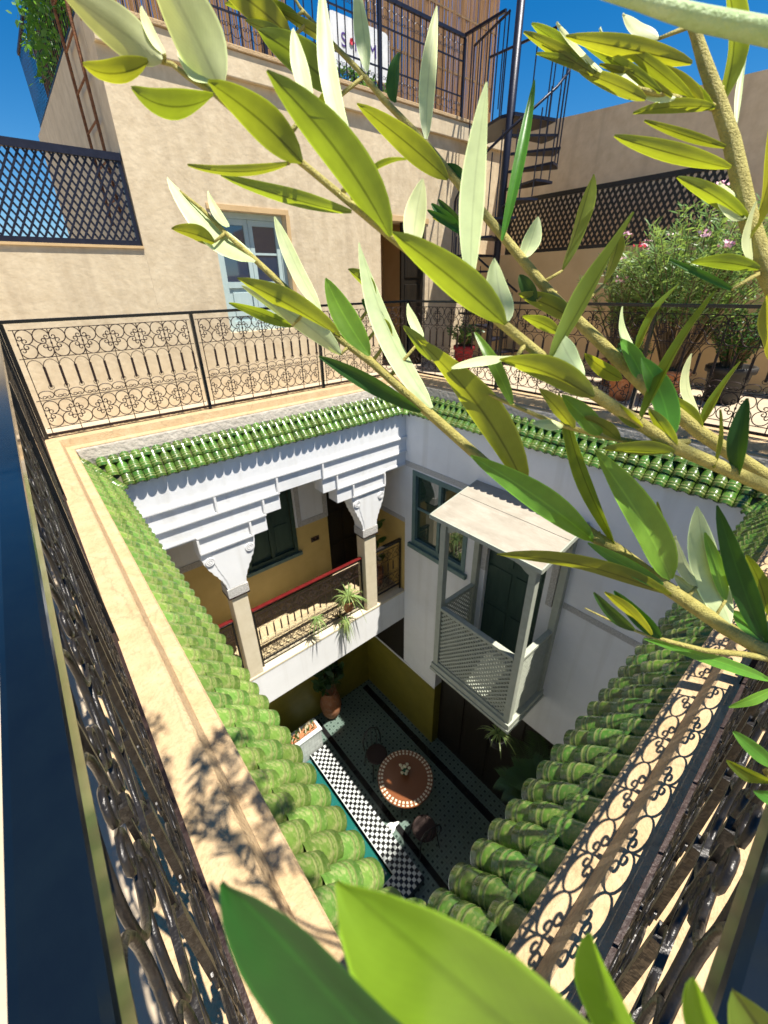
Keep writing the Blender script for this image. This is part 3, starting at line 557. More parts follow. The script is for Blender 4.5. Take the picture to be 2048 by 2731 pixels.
# table
tb = thing('mosaic_table', 'round terracotta mosaic table with patterned rim and iron base', 'table', (3.07, 3.22, ZF))
tm = bpy.data.materials.new('table_mosaic'); tm.use_nodes = True; n_ = tm.node_tree.nodes; l_ = tm.node_tree.links; b = n_['Principled BSDF']; b.inputs['Roughness'].default_value = .3
tc = n_.new('ShaderNodeTexCoord'); vm = n_.new('ShaderNodeVectorMath'); vm.operation = 'LENGTH'; l_.new(tc.outputs['Object'], vm.inputs[0])
sx = n_.new('ShaderNodeSeparateXYZ'); l_.new(tc.outputs['Object'], sx.inputs[0]); at = n_.new('ShaderNodeMath'); at.operation = 'ARCTAN2'; l_.new(sx.outputs[0], at.inputs[0]); l_.new(sx.outputs[1], at.inputs[1])
an = n_.new('ShaderNodeMath'); an.operation = 'MULTIPLY'; an.inputs[1].default_value = 40; l_.new(at.outputs[0], an.inputs[0]); sn = n_.new('ShaderNodeMath'); sn.operation = 'SINE'; l_.new(an.outputs[0], sn.inputs[0])
gt = n_.new('ShaderNodeMath'); gt.operation = 'GREATER_THAN'; gt.inputs[1].default_value = 0; l_.new(sn.outputs[0], gt.inputs[0])
rp = n_.new('ShaderNodeValToRGB'); rp.color_ramp.interpolation = 'CONSTANT'; e = rp.color_ramp.elements; e[0].color = (0, 0, 0, 1); e[1].position = .405; e[1].color = (1, 1, 1, 1); x = e.new(.445); x.color = (0, 0, 0, 1); x = e.new(.458); x.color = (1, 1, 1, 1); x = e.new(.485); x.color = (0, 0, 0, 1); l_.new(vm.outputs['Value'], rp.inputs[0])
ml = n_.new('ShaderNodeMath'); ml.operation = 'MULTIPLY'; l_.new(rp.outputs[0], ml.inputs[0]); l_.new(gt.outputs[0], ml.inputs[1])
vo = n_.new('ShaderNodeTexVoronoi'); vo.inputs['Scale'].default_value = 22; vo.inputs['Randomness'].default_value = .1; l_.new(tc.outputs['Object'], vo.inputs['Vector']); r2 = n_.new('ShaderNodeValToRGB'); r2.color_ramp.elements[0].position = .1; r2.color_ramp.elements[0].color = (.08, .018, .008, 1); r2.color_ramp.elements[1].position = .2; r2.color_ramp.elements[1].color = (.17, .055, .017, 1); l_.new(vo.outputs['Distance'], r2.inputs[0])
mx = n_.new('ShaderNodeMixRGB'); l_.new(ml.outputs[0], mx.inputs[0]); l_.new(r2.outputs[0], mx.inputs[1]); mx.inputs[2].default_value = (.62, .55, .40, 1); l_.new(mx.outputs[0], b.inputs['Base Color'])
ob('top', MB().lathe([(.49, .0), (.5, .006), (.5, .03), (.494, .036), (.001, .036)], 48).mesh('top', tm), tb, (0, 0, .714))
for k in range(4):
    a = k*math.pi/2+.6; c, s = math.cos(a), math.sin(a)
    MB().tube([(c*.28, s*.28, 0), (c*.20, s*.20, .2), (c*.10, s*.10, .42), (c*.24, s*.24, .62), (c*.36, s*.36, .712)], .012, 6).build('leg', Mt['iron'], tb, True)
MB().lathe([(.12, .40), (.13, .41), (.13, .43), (.12, .44)], 20).build('ring', Mt['iron'], tb)
vs = thing('vase_of_roses', 'small vase of cream roses on the mosaic table', 'flowers', (3.10, 3.27, ZF+.7505))
MB().lathe([(.03, 0), (.05, .03), (.055, .08), (.035, .12), (.042, .14)], 16).build('vase', Mt['greentile'], vs, True)
for i in range(9):
    a = i*2.4; r = .012+.095*math.sqrt(i/9); c = (r*math.cos(a), r*math.sin(a), .17+.03*math.cos(i)-r*.3)
    mb = MB()
    for k in range(7):
        q = k*2.4; rr = .012+.02*k/7; mb.blade((c[0], c[1], c[2]-.015), (c[0]+rr*math.cos(q)*1.2, c[1]+rr*math.sin(q)*1.2, c[2]+.022-.002*k), .036, (math.cos(q), math.sin(q), .5), .004, 3)
    mb.lathe([(.012, -.02), (.024, -.006), (.026, .006), (.016, .018), (.004, .02)], 9, c); mb.build('rose', Mt['rose'], vs)
def chair(label, loc, rz):
    t = thing('iron_chair', label, 'chair', loc, rz, 'iron chairs around the mosaic table')
    MB().lathe([(.2, .44), (.205, .45), (.205, .465), (.19, .475)], 22).build('seat', Mt['ironbrown'], t)
    for sx_, sy in ((-1, -1), (1, -1), (-1, 1), (1, 1)): MB().tube([(sx_*.2, sy*.2, 0), (sx_*.17, sy*.17, .25), (sx_*.15, sy*.15, .44)], .011, 6).build('leg', Mt['iron'], t, True)
    MB().tube([(-.18, .18, .44), (-.19, .21, .7), (-.13, .23, .9), (0, .24, .96), (.13, .23, .9), (.19, .21, .7), (.18, .18, .44)], .012, 6).build('back_frame', Mt['iron'], t, True)
    for x in (-.09, 0, .09): MB().tube([(x, .19, .47), (x*1.4, .215, .68), (x*.9, .235, .92)], .008, 5).build('spindle', Mt['iron'], t)
    return t
chair('dark iron chair tucked behind the mosaic table near the far wall', (3.05, 4.02, ZF), -.2)
chair('dark iron chair half under the mosaic table beside the pool rim', (2.86, 2.52, ZF), 2.9)
od = thing('white_ornament', 'small white ornament lying beside the checkered pool rim', 'ornament', (2.60, 3.03, ZF))
MB().tube([(-.10, .02, .03), (-.05, .01, .045), (0, 0, .05), (.05, -.01, .055), (.09, -.03, .085), (.115, -.035, .08)], [.012, .035, .045, .035, .022, .006], 10).build('body', Mt['trim'], od, True)
for s in (-1, 1): MB().blade((.02, s*.03, .07), (-.10, s*.075, .06), .05, (0, 0, 1), 0, 4).build('wing', Mt['trim'], od)

# ------------------------------------------------------------------ plants
def pot(name, label, loc, r, h, matl, group=None):
    t = thing(name, label, 'pot', loc, 0, group)
    MB().lathe([(r*.68, 0), (r*.80, h*.3), (r*.92, h*.82), (r*1.06, h*.83), (r*1.08, h*.97), (r, h), (r*.88, h*.99), (r*.84, h*.86), (.001, h*.86)], 24).build('body', matl, t, True)
    MB().lathe([(r*.82, h*.861), (r*.6, h*.875), (.001, h*.88)], 16).build('soil', Mt['soil'], t); return t
def bush(name, label, cat, loc, H, spread, nstem, nl, ll, lw, matl, seed, low=.3, flowers=None, base=.05, stemr=.008):
    rd = random.Random(seed); t = thing(name, label, cat, loc); st = MB(); cr = MB(); fl = {}
    for i in range(nstem):
        a = rd.uniform(0, 6.283); rr = math.sqrt(rd.random()); tip = Vector((math.cos(a)*rr*spread[0], math.sin(a)*rr*spread[1], H*(1-.35*rr*rr)*rd.uniform(.82, 1.03))); b0 = Vector((math.cos(a)*base, math.sin(a)*base, 0))
        pts = [b0.lerp(tip, u/5)+Vector((rd.gauss(0, .012), rd.gauss(0, .012), .10*H*math.sin(u/5*3.14)*rr)) for u in range(6)]
        st.tube(pts, [stemr*(1-.13*u) for u in range(6)], 5)
        for k in range(nl):
            u = low+(1-low)*k/nl; q = u*5; i0 = min(4, int(q)); c = pts[i0].lerp(pts[i0+1], q-i0)+Vector((rd.gauss(0, .02), rd.gauss(0, .02), rd.gauss(0, .015)))
            th = rd.uniform(0, 6.283); e = rd.uniform(.05, 1.1); d = Vector((math.cos(th)*math.cos(e), math.sin(th)*math.cos(e), math.sin(e)))*ll*rd.uniform(.6, 1.2)
            cr.blade(c, c+d, lw*rd.uniform(.7, 1.2), (-d.y+rd.gauss(0, .02), d.x, ll), ll*.18*rd.random(), 2)
        if flowers and rd.random() < flowers[1]:
            m_ = flowers[0][i % len(flowers[0])]
            for k in range(16):
                c = pts[-1]+Vector((rd.gauss(0, .035), rd.gauss(0, .035), rd.uniform(0, .06))); d = Vector((rd.gauss(0, 1), rd.gauss(0, 1), rd.random())).normalized()*.035; fl.setdefault(m_, MB()).blade(c, c+d, .03, (d.y, d.z, d.x), 0, 2)
    st.build('stem', Mt['stem'], t); c = cr.build('crown', matl, t); c['kind'] = 'stuff'
    for m_, f in fl.items(): f.build('blossom', Mt[m_], t)
    return t
pot('terracotta_pot', 'red terracotta pot with pale rim holding the oleander', (6.02, 1.78, ZT), .19, .36, Mt['pot'])
bush('oleander', 'tall oleander with pink flowers growing from the pale-rimmed pot', 'shrub', (6.02, 1.80, ZT+.31), 1.85, (.55, .95), 90, 54, .125, .017, Mt['oleander'], 5, low=.33, flowers=(('pink', 'pink', 'red2'), .12), base=.07)
bush('oleander', 'leafy oleander against the ochre wall below the black lattice', 'shrub', (6.35, 2.55, ZT+.31), 1.62, (.45, .72), 64, 46, .12, .017, Mt['oleander'], 9, low=.3, flowers=(('pink',), .1), base=.07)
pot('terracotta_pot', 'terracotta pot without rim under the leafy oleander', (6.35, 2.55, ZT), .19, .36, Mt['pot'])
pot('planter_pot', 'dark wide pot holding the round boxwood', (6.3, 1.28, ZT), .23, .42, Mt['potdk'])
bush('boxwood', 'round dark boxwood in the dark wide pot', 'shrub', (6.3, 1.28, ZT+.37), .72, (.42, .42), 60, 40, .04, .024, Mt['shrub'], 11, low=.2, base=.06)
pot('terracotta_pot', 'brown terracotta pot beside the foot of the parapet with a low shrub', (5.62, 2.15, ZT), .16, .30, Mt['pot'])
bush('low_shrub', 'low shrub in the brown pot beside the parapet', 'shrub', (5.62, 2.15, ZT+.26), .5, (.25, .25), 22, 24, .05, .02, Mt['shrub'], 12, low=.2)
pot('red_pot', 'dark red pot standing beside the spiral stair foot', (5.86, 4.84, ZT), .17, .40, Mt['carpet'])
bush('potted_shrub', 'small dark shrub in the red pot beside the spiral stair', 'shrub', (5.86, 4.84, ZT+.36), .42, (.3, .3), 26, 24, .06, .03, Mt['shrub'], 14, low=.2)
def spider(name, label, loc, nleaf, ll, seed, hang=0):
    rd = random.Random(seed); t = thing(name, label, 'plant', loc)
    for i in range(nleaf):
        a = i*2.399+rd.uniform(-.2, .2); e = rd.uniform(.5, 1.3); L_ = ll*rd.uniform(.7, 1.15); d = Vector((math.cos(a)*math.cos(e), math.sin(a)*math.cos(e), math.sin(e)))*L_; mb = MB(); mb.blade((0, 0, 0), d, .017, (-d.x, -d.y, .3), L_*rd.uniform(.4, 1.0)+hang*rd.random(), 7); mb.build('leaf', Mt['spider'], t)
    return t
spider('spider_plant', 'bushy spider plant at the red gallery handrail beside the column', (2.98, YW-.03, -3.33), 56, .44, 1, .15)
pot('flower_pot', 'brown pot of the bushy spider plant behind the gallery railing', (2.98, YW+.0, -3.6), .1, .22, Mt['pot'])
spider('spider_plant', 'trailing spider plantlet hanging in front of the gallery ledge', (2.86, YW-.08, -3.72), 44, .24, 2, .45)
spider('spider_plant', 'yellowed spider plantlet on the gallery railing', (2.36, YW-.05, -3.38), 34, .24, 3, .35)
spider('spider_plant', 'pale spiky plant under the lattice balcony corner', (3.52, 1.86, -4.36), 40, .34, 4, .05)
hb = pot('hanging_pot', 'dark pot hanging under the lattice balcony corner', (3.52, 1.86, -4.56), .12, .2, Mt['potdk'])
for s in (-1, 1): MB().tube([(s*.11, 0, .19), (0, 0, .55)], .003, 4).build('cord', Mt['iron'], hb)
pal = thing('potted_palm', 'dark palm in a pot below the white wall beside the balcony', 'palm', (3.75, 1.12, ZF)); rd = random.Random(8)
MB().lathe([(.16, 0), (.22, .2), (.25, .42), (.23, .44), (.001, .40)], 20).build('pot', Mt['potdk'], pal, True)
MB().tube([(0, 0, .38), (.02, .03, 1.2), (.0, .05, 2.1)], [.06, .05, .045], 8).build('trunk', Mt['stem'], pal)
for i in range(17):
    a = i*2.399; L_ = rd.uniform(.8, 1.15); e = rd.uniform(.1, 1.25); mb = MB(); pts = []
    for k in range(10):
        u = k/9; pts.append(Vector((math.cos(a)*L_*u*math.cos(e)*1.05, .05+math.sin(a)*L_*u*math.cos(e)*1.05, 2.1+L_*u*math.sin(e)*1.35-.62*u*u*L_)))
    mb.tube(pts, [.008-.0007*k for k in range(10)], 4)
    for k in range(1, 27):
        u = .2+.8*k/27; q = u*9; i0 = min(8, int(q)); c = pts[i0].lerp(pts[i0+1], q-i0); t_ = (pts[i0+1]-pts[i0]).normalized(); s_ = t_.cross(Vector((0, 0, 1))).normalized()
        for sg in (-1, 1): mb.blade(c, c+(s_*sg+t_*.7)*.30*(1-.5*u), .018, (0, 0, 1), .07, 2)
    mb.build('frond', Mt['palm'], pal)
ur = thing('terracotta_urn', 'tall terracotta jar catching light in the shadowed arcade', 'urn', (3.02, 5.6, ZF))
MB().lathe([(.12, 0), (.2, .15), (.24, .4), (.2, .62), (.12, .74), (.16, .80), (.15, .81), (.1, .76)], 24).build('body', Mt['pot'], ur, True)
bush('arcade_plant', 'broad-leaved plant growing in the tall terracotta jar', 'plant', (3.02, 5.58, ZF+.75), .8, (.45, .4), 14, 9, .22, .10, Mt['palm'], 31, low=.4)
cc = thing('succulent_plant', 'large round-leaved dark plant at the far end of the gallery', 'plant', (3.98, 5.05, ZG)); rd = random.Random(4)
MB().lathe([(.11, 0), (.15, .26), (.16, .3), (.001, .27)], 16).build('pot', Mt['pot'], cc, True); MB().tube([(0, 0, .26), (.02, 0, .9), (-.02, .02, 1.55)], .014, 5).build('stem', Mt['stem'], cc)
for i in range(13):
    a = i*2.4; z = .55+i*.085; mb = MB(); N = 12; c = Vector((math.cos(a)*.13, math.sin(a)*.13, z)); mb.v = [tuple(c)]+[tuple(c+Vector((math.cos(a)*math.cos(q)*.085-math.sin(a)*math.sin(q)*.085, math.sin(a)*math.cos(q)*.085+math.cos(a)*math.sin(q)*.085, .045*math.cos(q)))) for q in [6.283*k/N for k in range(N)]]
    mb.f = [(0, 1+k, 1+(k+1) % N) for k in range(N)]; mb.build('leaf', Mt['shrub'], cc)
# ------------------------------------------------------------------ upper house
ZR = 3.44; hx0, hx1 = 1.48, 7.74
hs_ = thing('terrace_house', 'tan plastered rooftop house with pale green window and open doorway', 'house', (hx0, YF, ZT))
def hb_(n, mb, m, par=None, bev=0, sm=False):
    o = mb.build(n, m, par or hs_, sm, bev)
    if par is None: o.location = (-hx0, -YF, -ZT)
    return o
OPH = [(2.29, 3.265, .68, 2.02), (4.87, 5.86, ZT, 2.07)]
xs, zs, fn = holes(hx0, hx1, ZT, ZR-.22, OPH); fr = wall_mesh(xs, zs, fn, YF, YF+.28)
hb_('front_wall', fr, Mt['tan'])
hb_('side_wall', MB().box(hx0, YF+.281, ZT, hx0+.28, 10.7, ZR+.1), Mt['tan']); hb_('side_wall', MB().box(hx1-.28, YF+.281, ZT, hx1, 10.7, ZR-.22), Mt['tan']); hb_('back_wall', MB().box(hx0+.281, 10.45, ZT, hx1-.281, 10.7, ZR-.1), Mt['tan'])
hb_('roof', MB().box(hx0+.281, YF+.3, ZR-.3, hx1-.281, 10.449, ZR-.12), Mt['terr'])
hb_('parapet_band', MB().box(hx0+.0, YF-.055, ZR-.219, hx1+.04, YF+.279, ZR+.0), Mt['tan'], bev=.01)
hb_('coping', MB().box(hx0-.0, YF-.075, ZR+.001, hx1+.06, YF+.3, ZR+.045), Mt['cap'], bev=.008)
wn = hb_('window', MB().box(2.292, YF+.10, .682, 2.35, YF+.20, 2.018).box(3.205, YF+.10, .682, 3.263, YF+.20, 2.018).box(2.351, YF+.10, 1.955, 3.204, YF+.20, 2.018).box(2.351, YF+.10, .682, 3.204, YF+.20, .73), Mt['shut'])
hb_('lintel_board', MB().box(2.25, YF-.012, 2.021, 3.31, YF-.0005, 2.075), Mt['tanlow']); hb_('jamb_board', MB().box(3.266, YF-.012, .68, 3.32, YF-.0005, 2.02), Mt['tanlow'])
for a, b_ in ((2.352, 2.774), (2.780, 3.203)):
    lf = hb_('shutter', MB().box(a, YF+.11, .732, a+.055, YF+.15, 1.953).box(b_-.055, YF+.11, .732, b_, YF+.15, 1.953).box(a+.056, YF+.11, 1.89, b_-.056, YF+.15, 1.953).box(a+.056, YF+.11, 1.20, b_-.056, YF+.15, 1.27).box(a+.056, YF+.11, .732, b_-.056, YF+.15, .80), Mt['shut'])
    MB().box(a+.056, YF+.128, 1.271, b_-.056, YF+.134, 1.889).build('pane', Mt['glass'], lf); MB().box(a+.056, YF+.120, 1.575, b_-.056, YF+.14, 1.60).build('glazing_bar', Mt['shut'], lf)
    MB().box(a+.056, YF+.13, .801, b_-.056, YF+.142, 1.199).build('lower_board', Mt['shut'], lf); MB().box(a+.10, YF+.118, .86, b_-.10, YF+.129, 1.15).build('raised_panel', Mt['shut'], lf, bevel=.008)
dk = hb_('doorway_back', MB().box(4.80, YF+1.2, ZT, 5.95, YF+1.3, 2.2).box(4.70, YF+.281, ZT, 4.80, YF+1.3, 2.2).box(5.95, YF+.281, ZT, 6.05, YF+1.3, 2.2).box(4.70, YF+.281, 2.21, 6.05, YF+1.3, 2.3), Mt['tanlow'])
hb_('door_lintel', MB().box(4.83, YF-.014, 2.072, 5.90, YF-.0005, 2.14), Mt['tanlow'])
dl = hb_('door_leaf', MB().box(5.35, YF+.05, ZT, 5.858, YF+.09, 2.068), Mt['wood'])
for c, d in ((.0, .55), (.65, 1.2), (1.3, 1.95)): MB().box(5.42, YF+.035, c, 5.79, YF+.0495, d).build('door_panel', Mt['wood'], dl, bevel=.006)
hb_('light_switch', MB().box(5.08, YF+1.185, 1.25, 5.20, YF+1.199, 1.42), Mt['trim'])
# low wall with lattice on the left
lw = thing('low_wall', 'tan wall below the dark lattice screen left of the house', 'wall', (-1, YF, ZT)); MB().box(-6, 0, 0, 2.479, .28, 1.60-ZT).build('wall', Mt['tan'], lw); MB().box(-6, -.02, 1.6005-ZT, 2.479, .3, 1.625-ZT).build('coping', Mt['tanlow'], lw)
ls = thing('lattice_screen', 'dark navy lattice screen standing on the low wall beside the house', 'screen', (0, YF+.03, 1.626))
MB().box(-1.4, 0, .001, 1.472, .035, .05).build('frame', Mt['navy'], ls); MB().box(-1.4, -.01, .735, 1.472, .045, .80).build('frame', Mt['navy'], ls)
for x in (-1.4, 1.435): MB().box(x, 0, .051, x+.036, .035, .734).build('frame', Mt['navy'], ls)
lattice(ls, (-1.36, .018, .051), (1, 0, 0), (0, 0, 1), 2.79, .683, .066, 1.65, .019, .006, Mt['navy'])
nb = thing('neighbour_house', 'pale low neighbouring house seen through the lattice screen', 'house', (-3, 16, -9)); MB().box(-6, 0, 0, 5.5, 4, 10.9).build('wall', Mt['cap'], nb); MB().box(-6.1, -.1, 10.901, 5.6, 4.1, 11.05).build('parapet', Mt['tan'], nb)
# right-hand walls
rl = thing('boundary_wall', 'low ochre wall behind the oleanders under the black lattice', 'wall', (7.1, 0, ZT)); MB().box(0, -6, 0, .2, 5.795, 1.62-ZT).build('wall', Mt['tanlow'], rl)
rs = thing('lattice_screen', 'black lattice screen on the ochre wall above the pink oleander', 'screen', (7.12, 2.0, 1.6205))
MB().box(0, 0, 0, .035, 3.12, .05).build('frame', Mt['iron'], rs); MB().box(-.01, 0, .72, .045, 3.12, .78).build('frame', Mt['iron'], rs)
for y in (0, 3.084): MB().box(0, y, .051, .035, y+.036, .719).build('frame', Mt['iron'], rs)
lattice(rs, (.018, .037, .051), (0, 1, 0), (0, 0, 1), 3.046, .668, .078, 1.65, .031, .006, Mt['iron'])
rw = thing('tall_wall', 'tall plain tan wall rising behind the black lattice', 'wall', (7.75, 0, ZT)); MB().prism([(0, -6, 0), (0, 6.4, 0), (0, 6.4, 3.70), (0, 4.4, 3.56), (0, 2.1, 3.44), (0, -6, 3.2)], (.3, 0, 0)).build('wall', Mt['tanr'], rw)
# ------------------------------------------------------------------ spiral stair
px, py, zl = 6.30, 4.68, 3.22
ss = thing('spiral_staircase', 'dark navy spiral staircase with open treads climbing to the roof', 'staircase', (px, py, ZT))
MB().tube([(0, 0, 0), (0, 0, 4.95-ZT)], .052, 16).build('pole', Mt['navy'], ss, True)
nst = 15; dz = (zl-ZT)/(nst+1); rail = []
def rim(a, r=.72): return Vector((math.cos(a)*r, math.sin(a)*r, 0))
for k in range(nst):
    a = R_(-22-24*k); z = zl-ZT-dz*(k+1); h = R_(15)
    poly = [Vector((0, 0, z))+rim(a-h*1.4, .06), Vector((0, 0, z))+rim(a-h), Vector((0, 0, z))+rim(a), Vector((0, 0, z))+rim(a+h), Vector((0, 0, z))+rim(a+h*1.4, .06)]
    MB().prism(poly, (0, 0, .028)).build('tread', Mt['navy'], ss)
    for u in (-.5, .5):
        q = rim(a+h*u, .705); MB().tube([q+Vector((0, 0, z+.02)), q+Vector((0, 0, z+.95-dz*u*.0))], .009, 5).build('baluster', Mt['navy'], ss)
    rail.append(rim(a, .705)+Vector((0, 0, z+.96)))
MB().tube(rail, .017, 7).build('handrail', Mt['navy'], ss, True)
zt_ = zl-ZT
MB().prism([(-.05, .12, zt_), (.28, .95, zt_), (.75, 1.04, zt_), (.80, -.05, zt_), (.70, -.28, zt_), (0, -.08, zt_)], (0, 0, .04)).build('landing', Mt['navy'], ss)
for a, b_ in (((.28, .95), (-.05, .12)), ((.75, 1.04), (.79, -.05))):
    for i in range(5):
        q = Vector((*a, 0)).lerp(Vector((*b_, 0)), i/4); MB().tube([q+Vector((0, 0, zt_+.04)), q+Vector((0, 0, zt_+1.05))], .010, 5).build('baluster', Mt['navy'], ss)
    MB().tube([(*a, zt_+1.05), (*b_, zt_+1.05)], .018, 6).build('handrail', Mt['navy'], ss)
# ------------------------------------------------------------------ roof terrace: railing, reed screens, banner, ladder
rr = thing('roof_railing', 'dark picket railing with curls along the roof edge of the house', 'railing', (1.6, YF+.1, ZR+.046))
x1 = 6.68-1.6
MB().box(0, -.02, .96, x1, .02, 1.0).build('top_rail', Mt['navy'], rr); MB().box(0, -.008, .70, x1, .008, .716).build('mid_rail', Mt['navy'], rr); MB().box(0, -.008, .30, x1, .008, .316).build('mid_rail', Mt['navy'], rr); MB().box(0, -.012, .03, x1, .012, .05).build('bottom_rail', Mt['ironbrown'], rr)
pk = MB().box(-.006, -.005, .05, .006, .005, .96).mesh('picket', Mt['navy']); cu = MB().tube([(q[0], q[1], q[2]) for q in cscroll(.058, .008)], .0035, 4).mesh('scroll', Mt['navy'])
for i in range(44):
    x = x1*i/43; ob('picket', pk, rr, (x, 0, 0))
    if i < 43:
        ob('scroll', cu, rr, (x+x1/86, 0, .83), (0, R_(90), 0))
        if i > 8: ob('scroll', cu, rr, (x+x1/86, 0, .18), (0, R_(-90), 0))
for x in (0, x1/3, 2*x1/3, x1): MB().box(x-.018, -.018, 0, x+.018, .018, .96).build('post', Mt['navy'], rr)
r2_ = thing('roof_railing', 'short railing from the roof corner to the stair landing', 'railing', (6.68, YF+.1, ZR+.046)); MB().bar((0, 0, 1.0), (-.05, -.75, 1.0), .035, .035).build('top_rail', Mt['navy'], r2_)
for i in range(1, 6): MB().bar((-.01*i, -.15*i, -.02), (-.01*i, -.15*i, .985), .012, .012).build('picket', Mt['navy'], r2_)
def reeds(label, a, b_, z0, z1f, seed):
    rd = random.Random(seed); a = Vector((*a, 0)); b_ = Vector((*b_, 0)); L_ = (b_-a).length; t = thing('reed_screen', label, 'screen', (a.x, a.y, z0)); mb = MB(); n = int(L_/.016); d = (b_-a)
    for i in range(n):
        u = (i+rd.uniform(-.2, .2))/n; c = d*u+Vector((rd.uniform(-.004, .004), rd.uniform(-.006, .006), 0)); zz = z1f(u)-z0; mb.tube([c, c+Vector((rd.uniform(-.01, .01), rd.uniform(-.01, .01), zz*.5)), c+Vector((rd.uniform(-.015, .015), rd.uniform(-.01, .01), zz+rd.uniform(-.05, .04)))], rd.uniform(.006, .010), 5)
    r = mb.build('reeds', Mt['reed'], t); r['kind'] = 'stuff'
    for z in (.3, 1.0, 1.7): MB().bar(Vector((0, 0, z)), d+Vector((0, 0, z)), .02, .024).build('batten', Mt['stem'], t)
    return t
reeds('tall reed screen behind the roof railing beside the stair', (5.25, YF+.75), (8.25, YF+.75), ZR-.1, lambda u: 4.75+min(1, u*2.2)*1.6, 1)
reeds('reed screen behind the roof railing near the house corner', (2.0, YF+.9), (4.1, YF+.9), ZR-.1, lambda u: 5.3, 2)
reeds('reed screen behind the vine along the side of the roof', (1.72, 6.6), (1.72, 10.3), ZR-.1, lambda u: 4.35+.2*u, 3)
reeds('bleached reed screen rising above the vine', (1.85, 8.6), (2.6, 10.4), ZR-.1, lambda u: 6.6, 4)
bn = thing('banner_board', 'white board with purple lettering and a red rose behind the railing', 'sign', (4.42, YF+.45, ZR+.36), 0)
def rrect(w_, h_, r): return [(x+math.cos(a)*r, 0, z+math.sin(a)*r) for x, z, a0 in ((w_-r, r, -90), (w_-r, h_-r, 0), (r, h_-r, 90), (r, r, 180)) for a in [R_(a0+k*18) for k in range(6)]]
MB().prism(rrect(1.05, .52, .09), (0, .04, 0)).build('board', Mt['banner'], bn)
def text(s, x, z, h, par):
    cu_ = bpy.data.curves.new('lettering', 'FONT'); cu_.body = s; cu_.size = h; cu_.extrude = .002; o = bpy.data.objects.new('lettering', cu_); col.objects.link(o); bpy.context.view_layer.update()
    me = bpy.data.meshes.new_from_object(o.evaluated_get(bpy.context.evaluated_depsgraph_get())); bpy.data.objects.remove(o); me.materials.append(Mt['ink']); return ob('lettering', me, par, (x, -.003, z), (R_(90), 0, 0))
text('S', .20, .22, .20, bn); text('N', .42, .22, .20, bn); text('ME', .66, .22, .20, bn)
rm = MB()
for k in range(9): rm.blade((0, 0, 0), (math.cos(k*.7)*(.05-.003*k), -.004-.001*k, math.sin(k*.7)*(.05-.003*k)), .05, (0, -1, 0), 0, 3)
ob('rose_emblem', rm.mesh('rose_emblem', Mt['red2']), bn, (.375, -.003, .29))
bush('roof_shrub', 'dark green shrub under the lettered board on the roof', 'shrub', (4.75, YF+.28, ZR-.05), .42, (.62, .10), 40, 22, .06, .028, Mt['shrub'], 21, low=.1, base=.3)
sr = thing('side_railing', 'navy picket railing along the side of the roof under the vine', 'railing', (1.52, YF+.3, ZR+.1))
MB().box(-.015, 0, .92, .015, 4.35, .96).build('top_rail', Mt['ironbrown'], sr); MB().box(-.01, 0, .06, .01, 4.35, .08).build('bottom_rail', Mt['navy'], sr)
ps = MB().box(-.005, -.006, 0, .005, .006, .92).mesh('picket', Mt['navy'])
for i in range(40): ob('picket', ps, sr, (0, .02+i*.11, 0))
vn = thing('climbing_vine', 'green vine covering the side railing of the roof', 'plant', (1.55, 7.0, ZR+.1)); mv = MB(); rd = random.Random(6)
for i in range(1500):
    c = Vector((rd.gauss(-.02, .07), rd.betavariate(1.4, 1.8)*3.0-.8, 0)); c.z = rd.betavariate(2.2, 1.3)*1.15*(1-.12*abs(c.y-.6)); d = Vector((rd.gauss(-.5, .6), rd.gauss(0, .7), rd.gauss(-.3, .6))).normalized()*rd.uniform(.05, .09); mv.blade(c, c+d, .05, (rd.gauss(0, 1), rd.gauss(0, 1), 1), .01, 2)
mv.build('crown', Mt['vine'], vn)['kind'] = 'stuff'; MB().tube([(-.01, .3, -.05), (.0, .5, .4), (-.02, .3, .9)], .012, 5).build('stem', Mt['stem'], vn)
ld = thing('ladder', 'rusty iron ladder leaning on the side wall of the house', 'ladder', (1.43, 6.5, 1.9))
for y in (-.28, .28): MB().tube([(0, y, 0), (0, y*1.02, 2.7)], .016, 6).build('rail', Mt['rust'], ld)
for i in range(8): MB().tube([(0, -.28, .2+i*.33), (0, .28, .2+i*.33)], .011, 6).build('rung', Mt['rust'], ld)
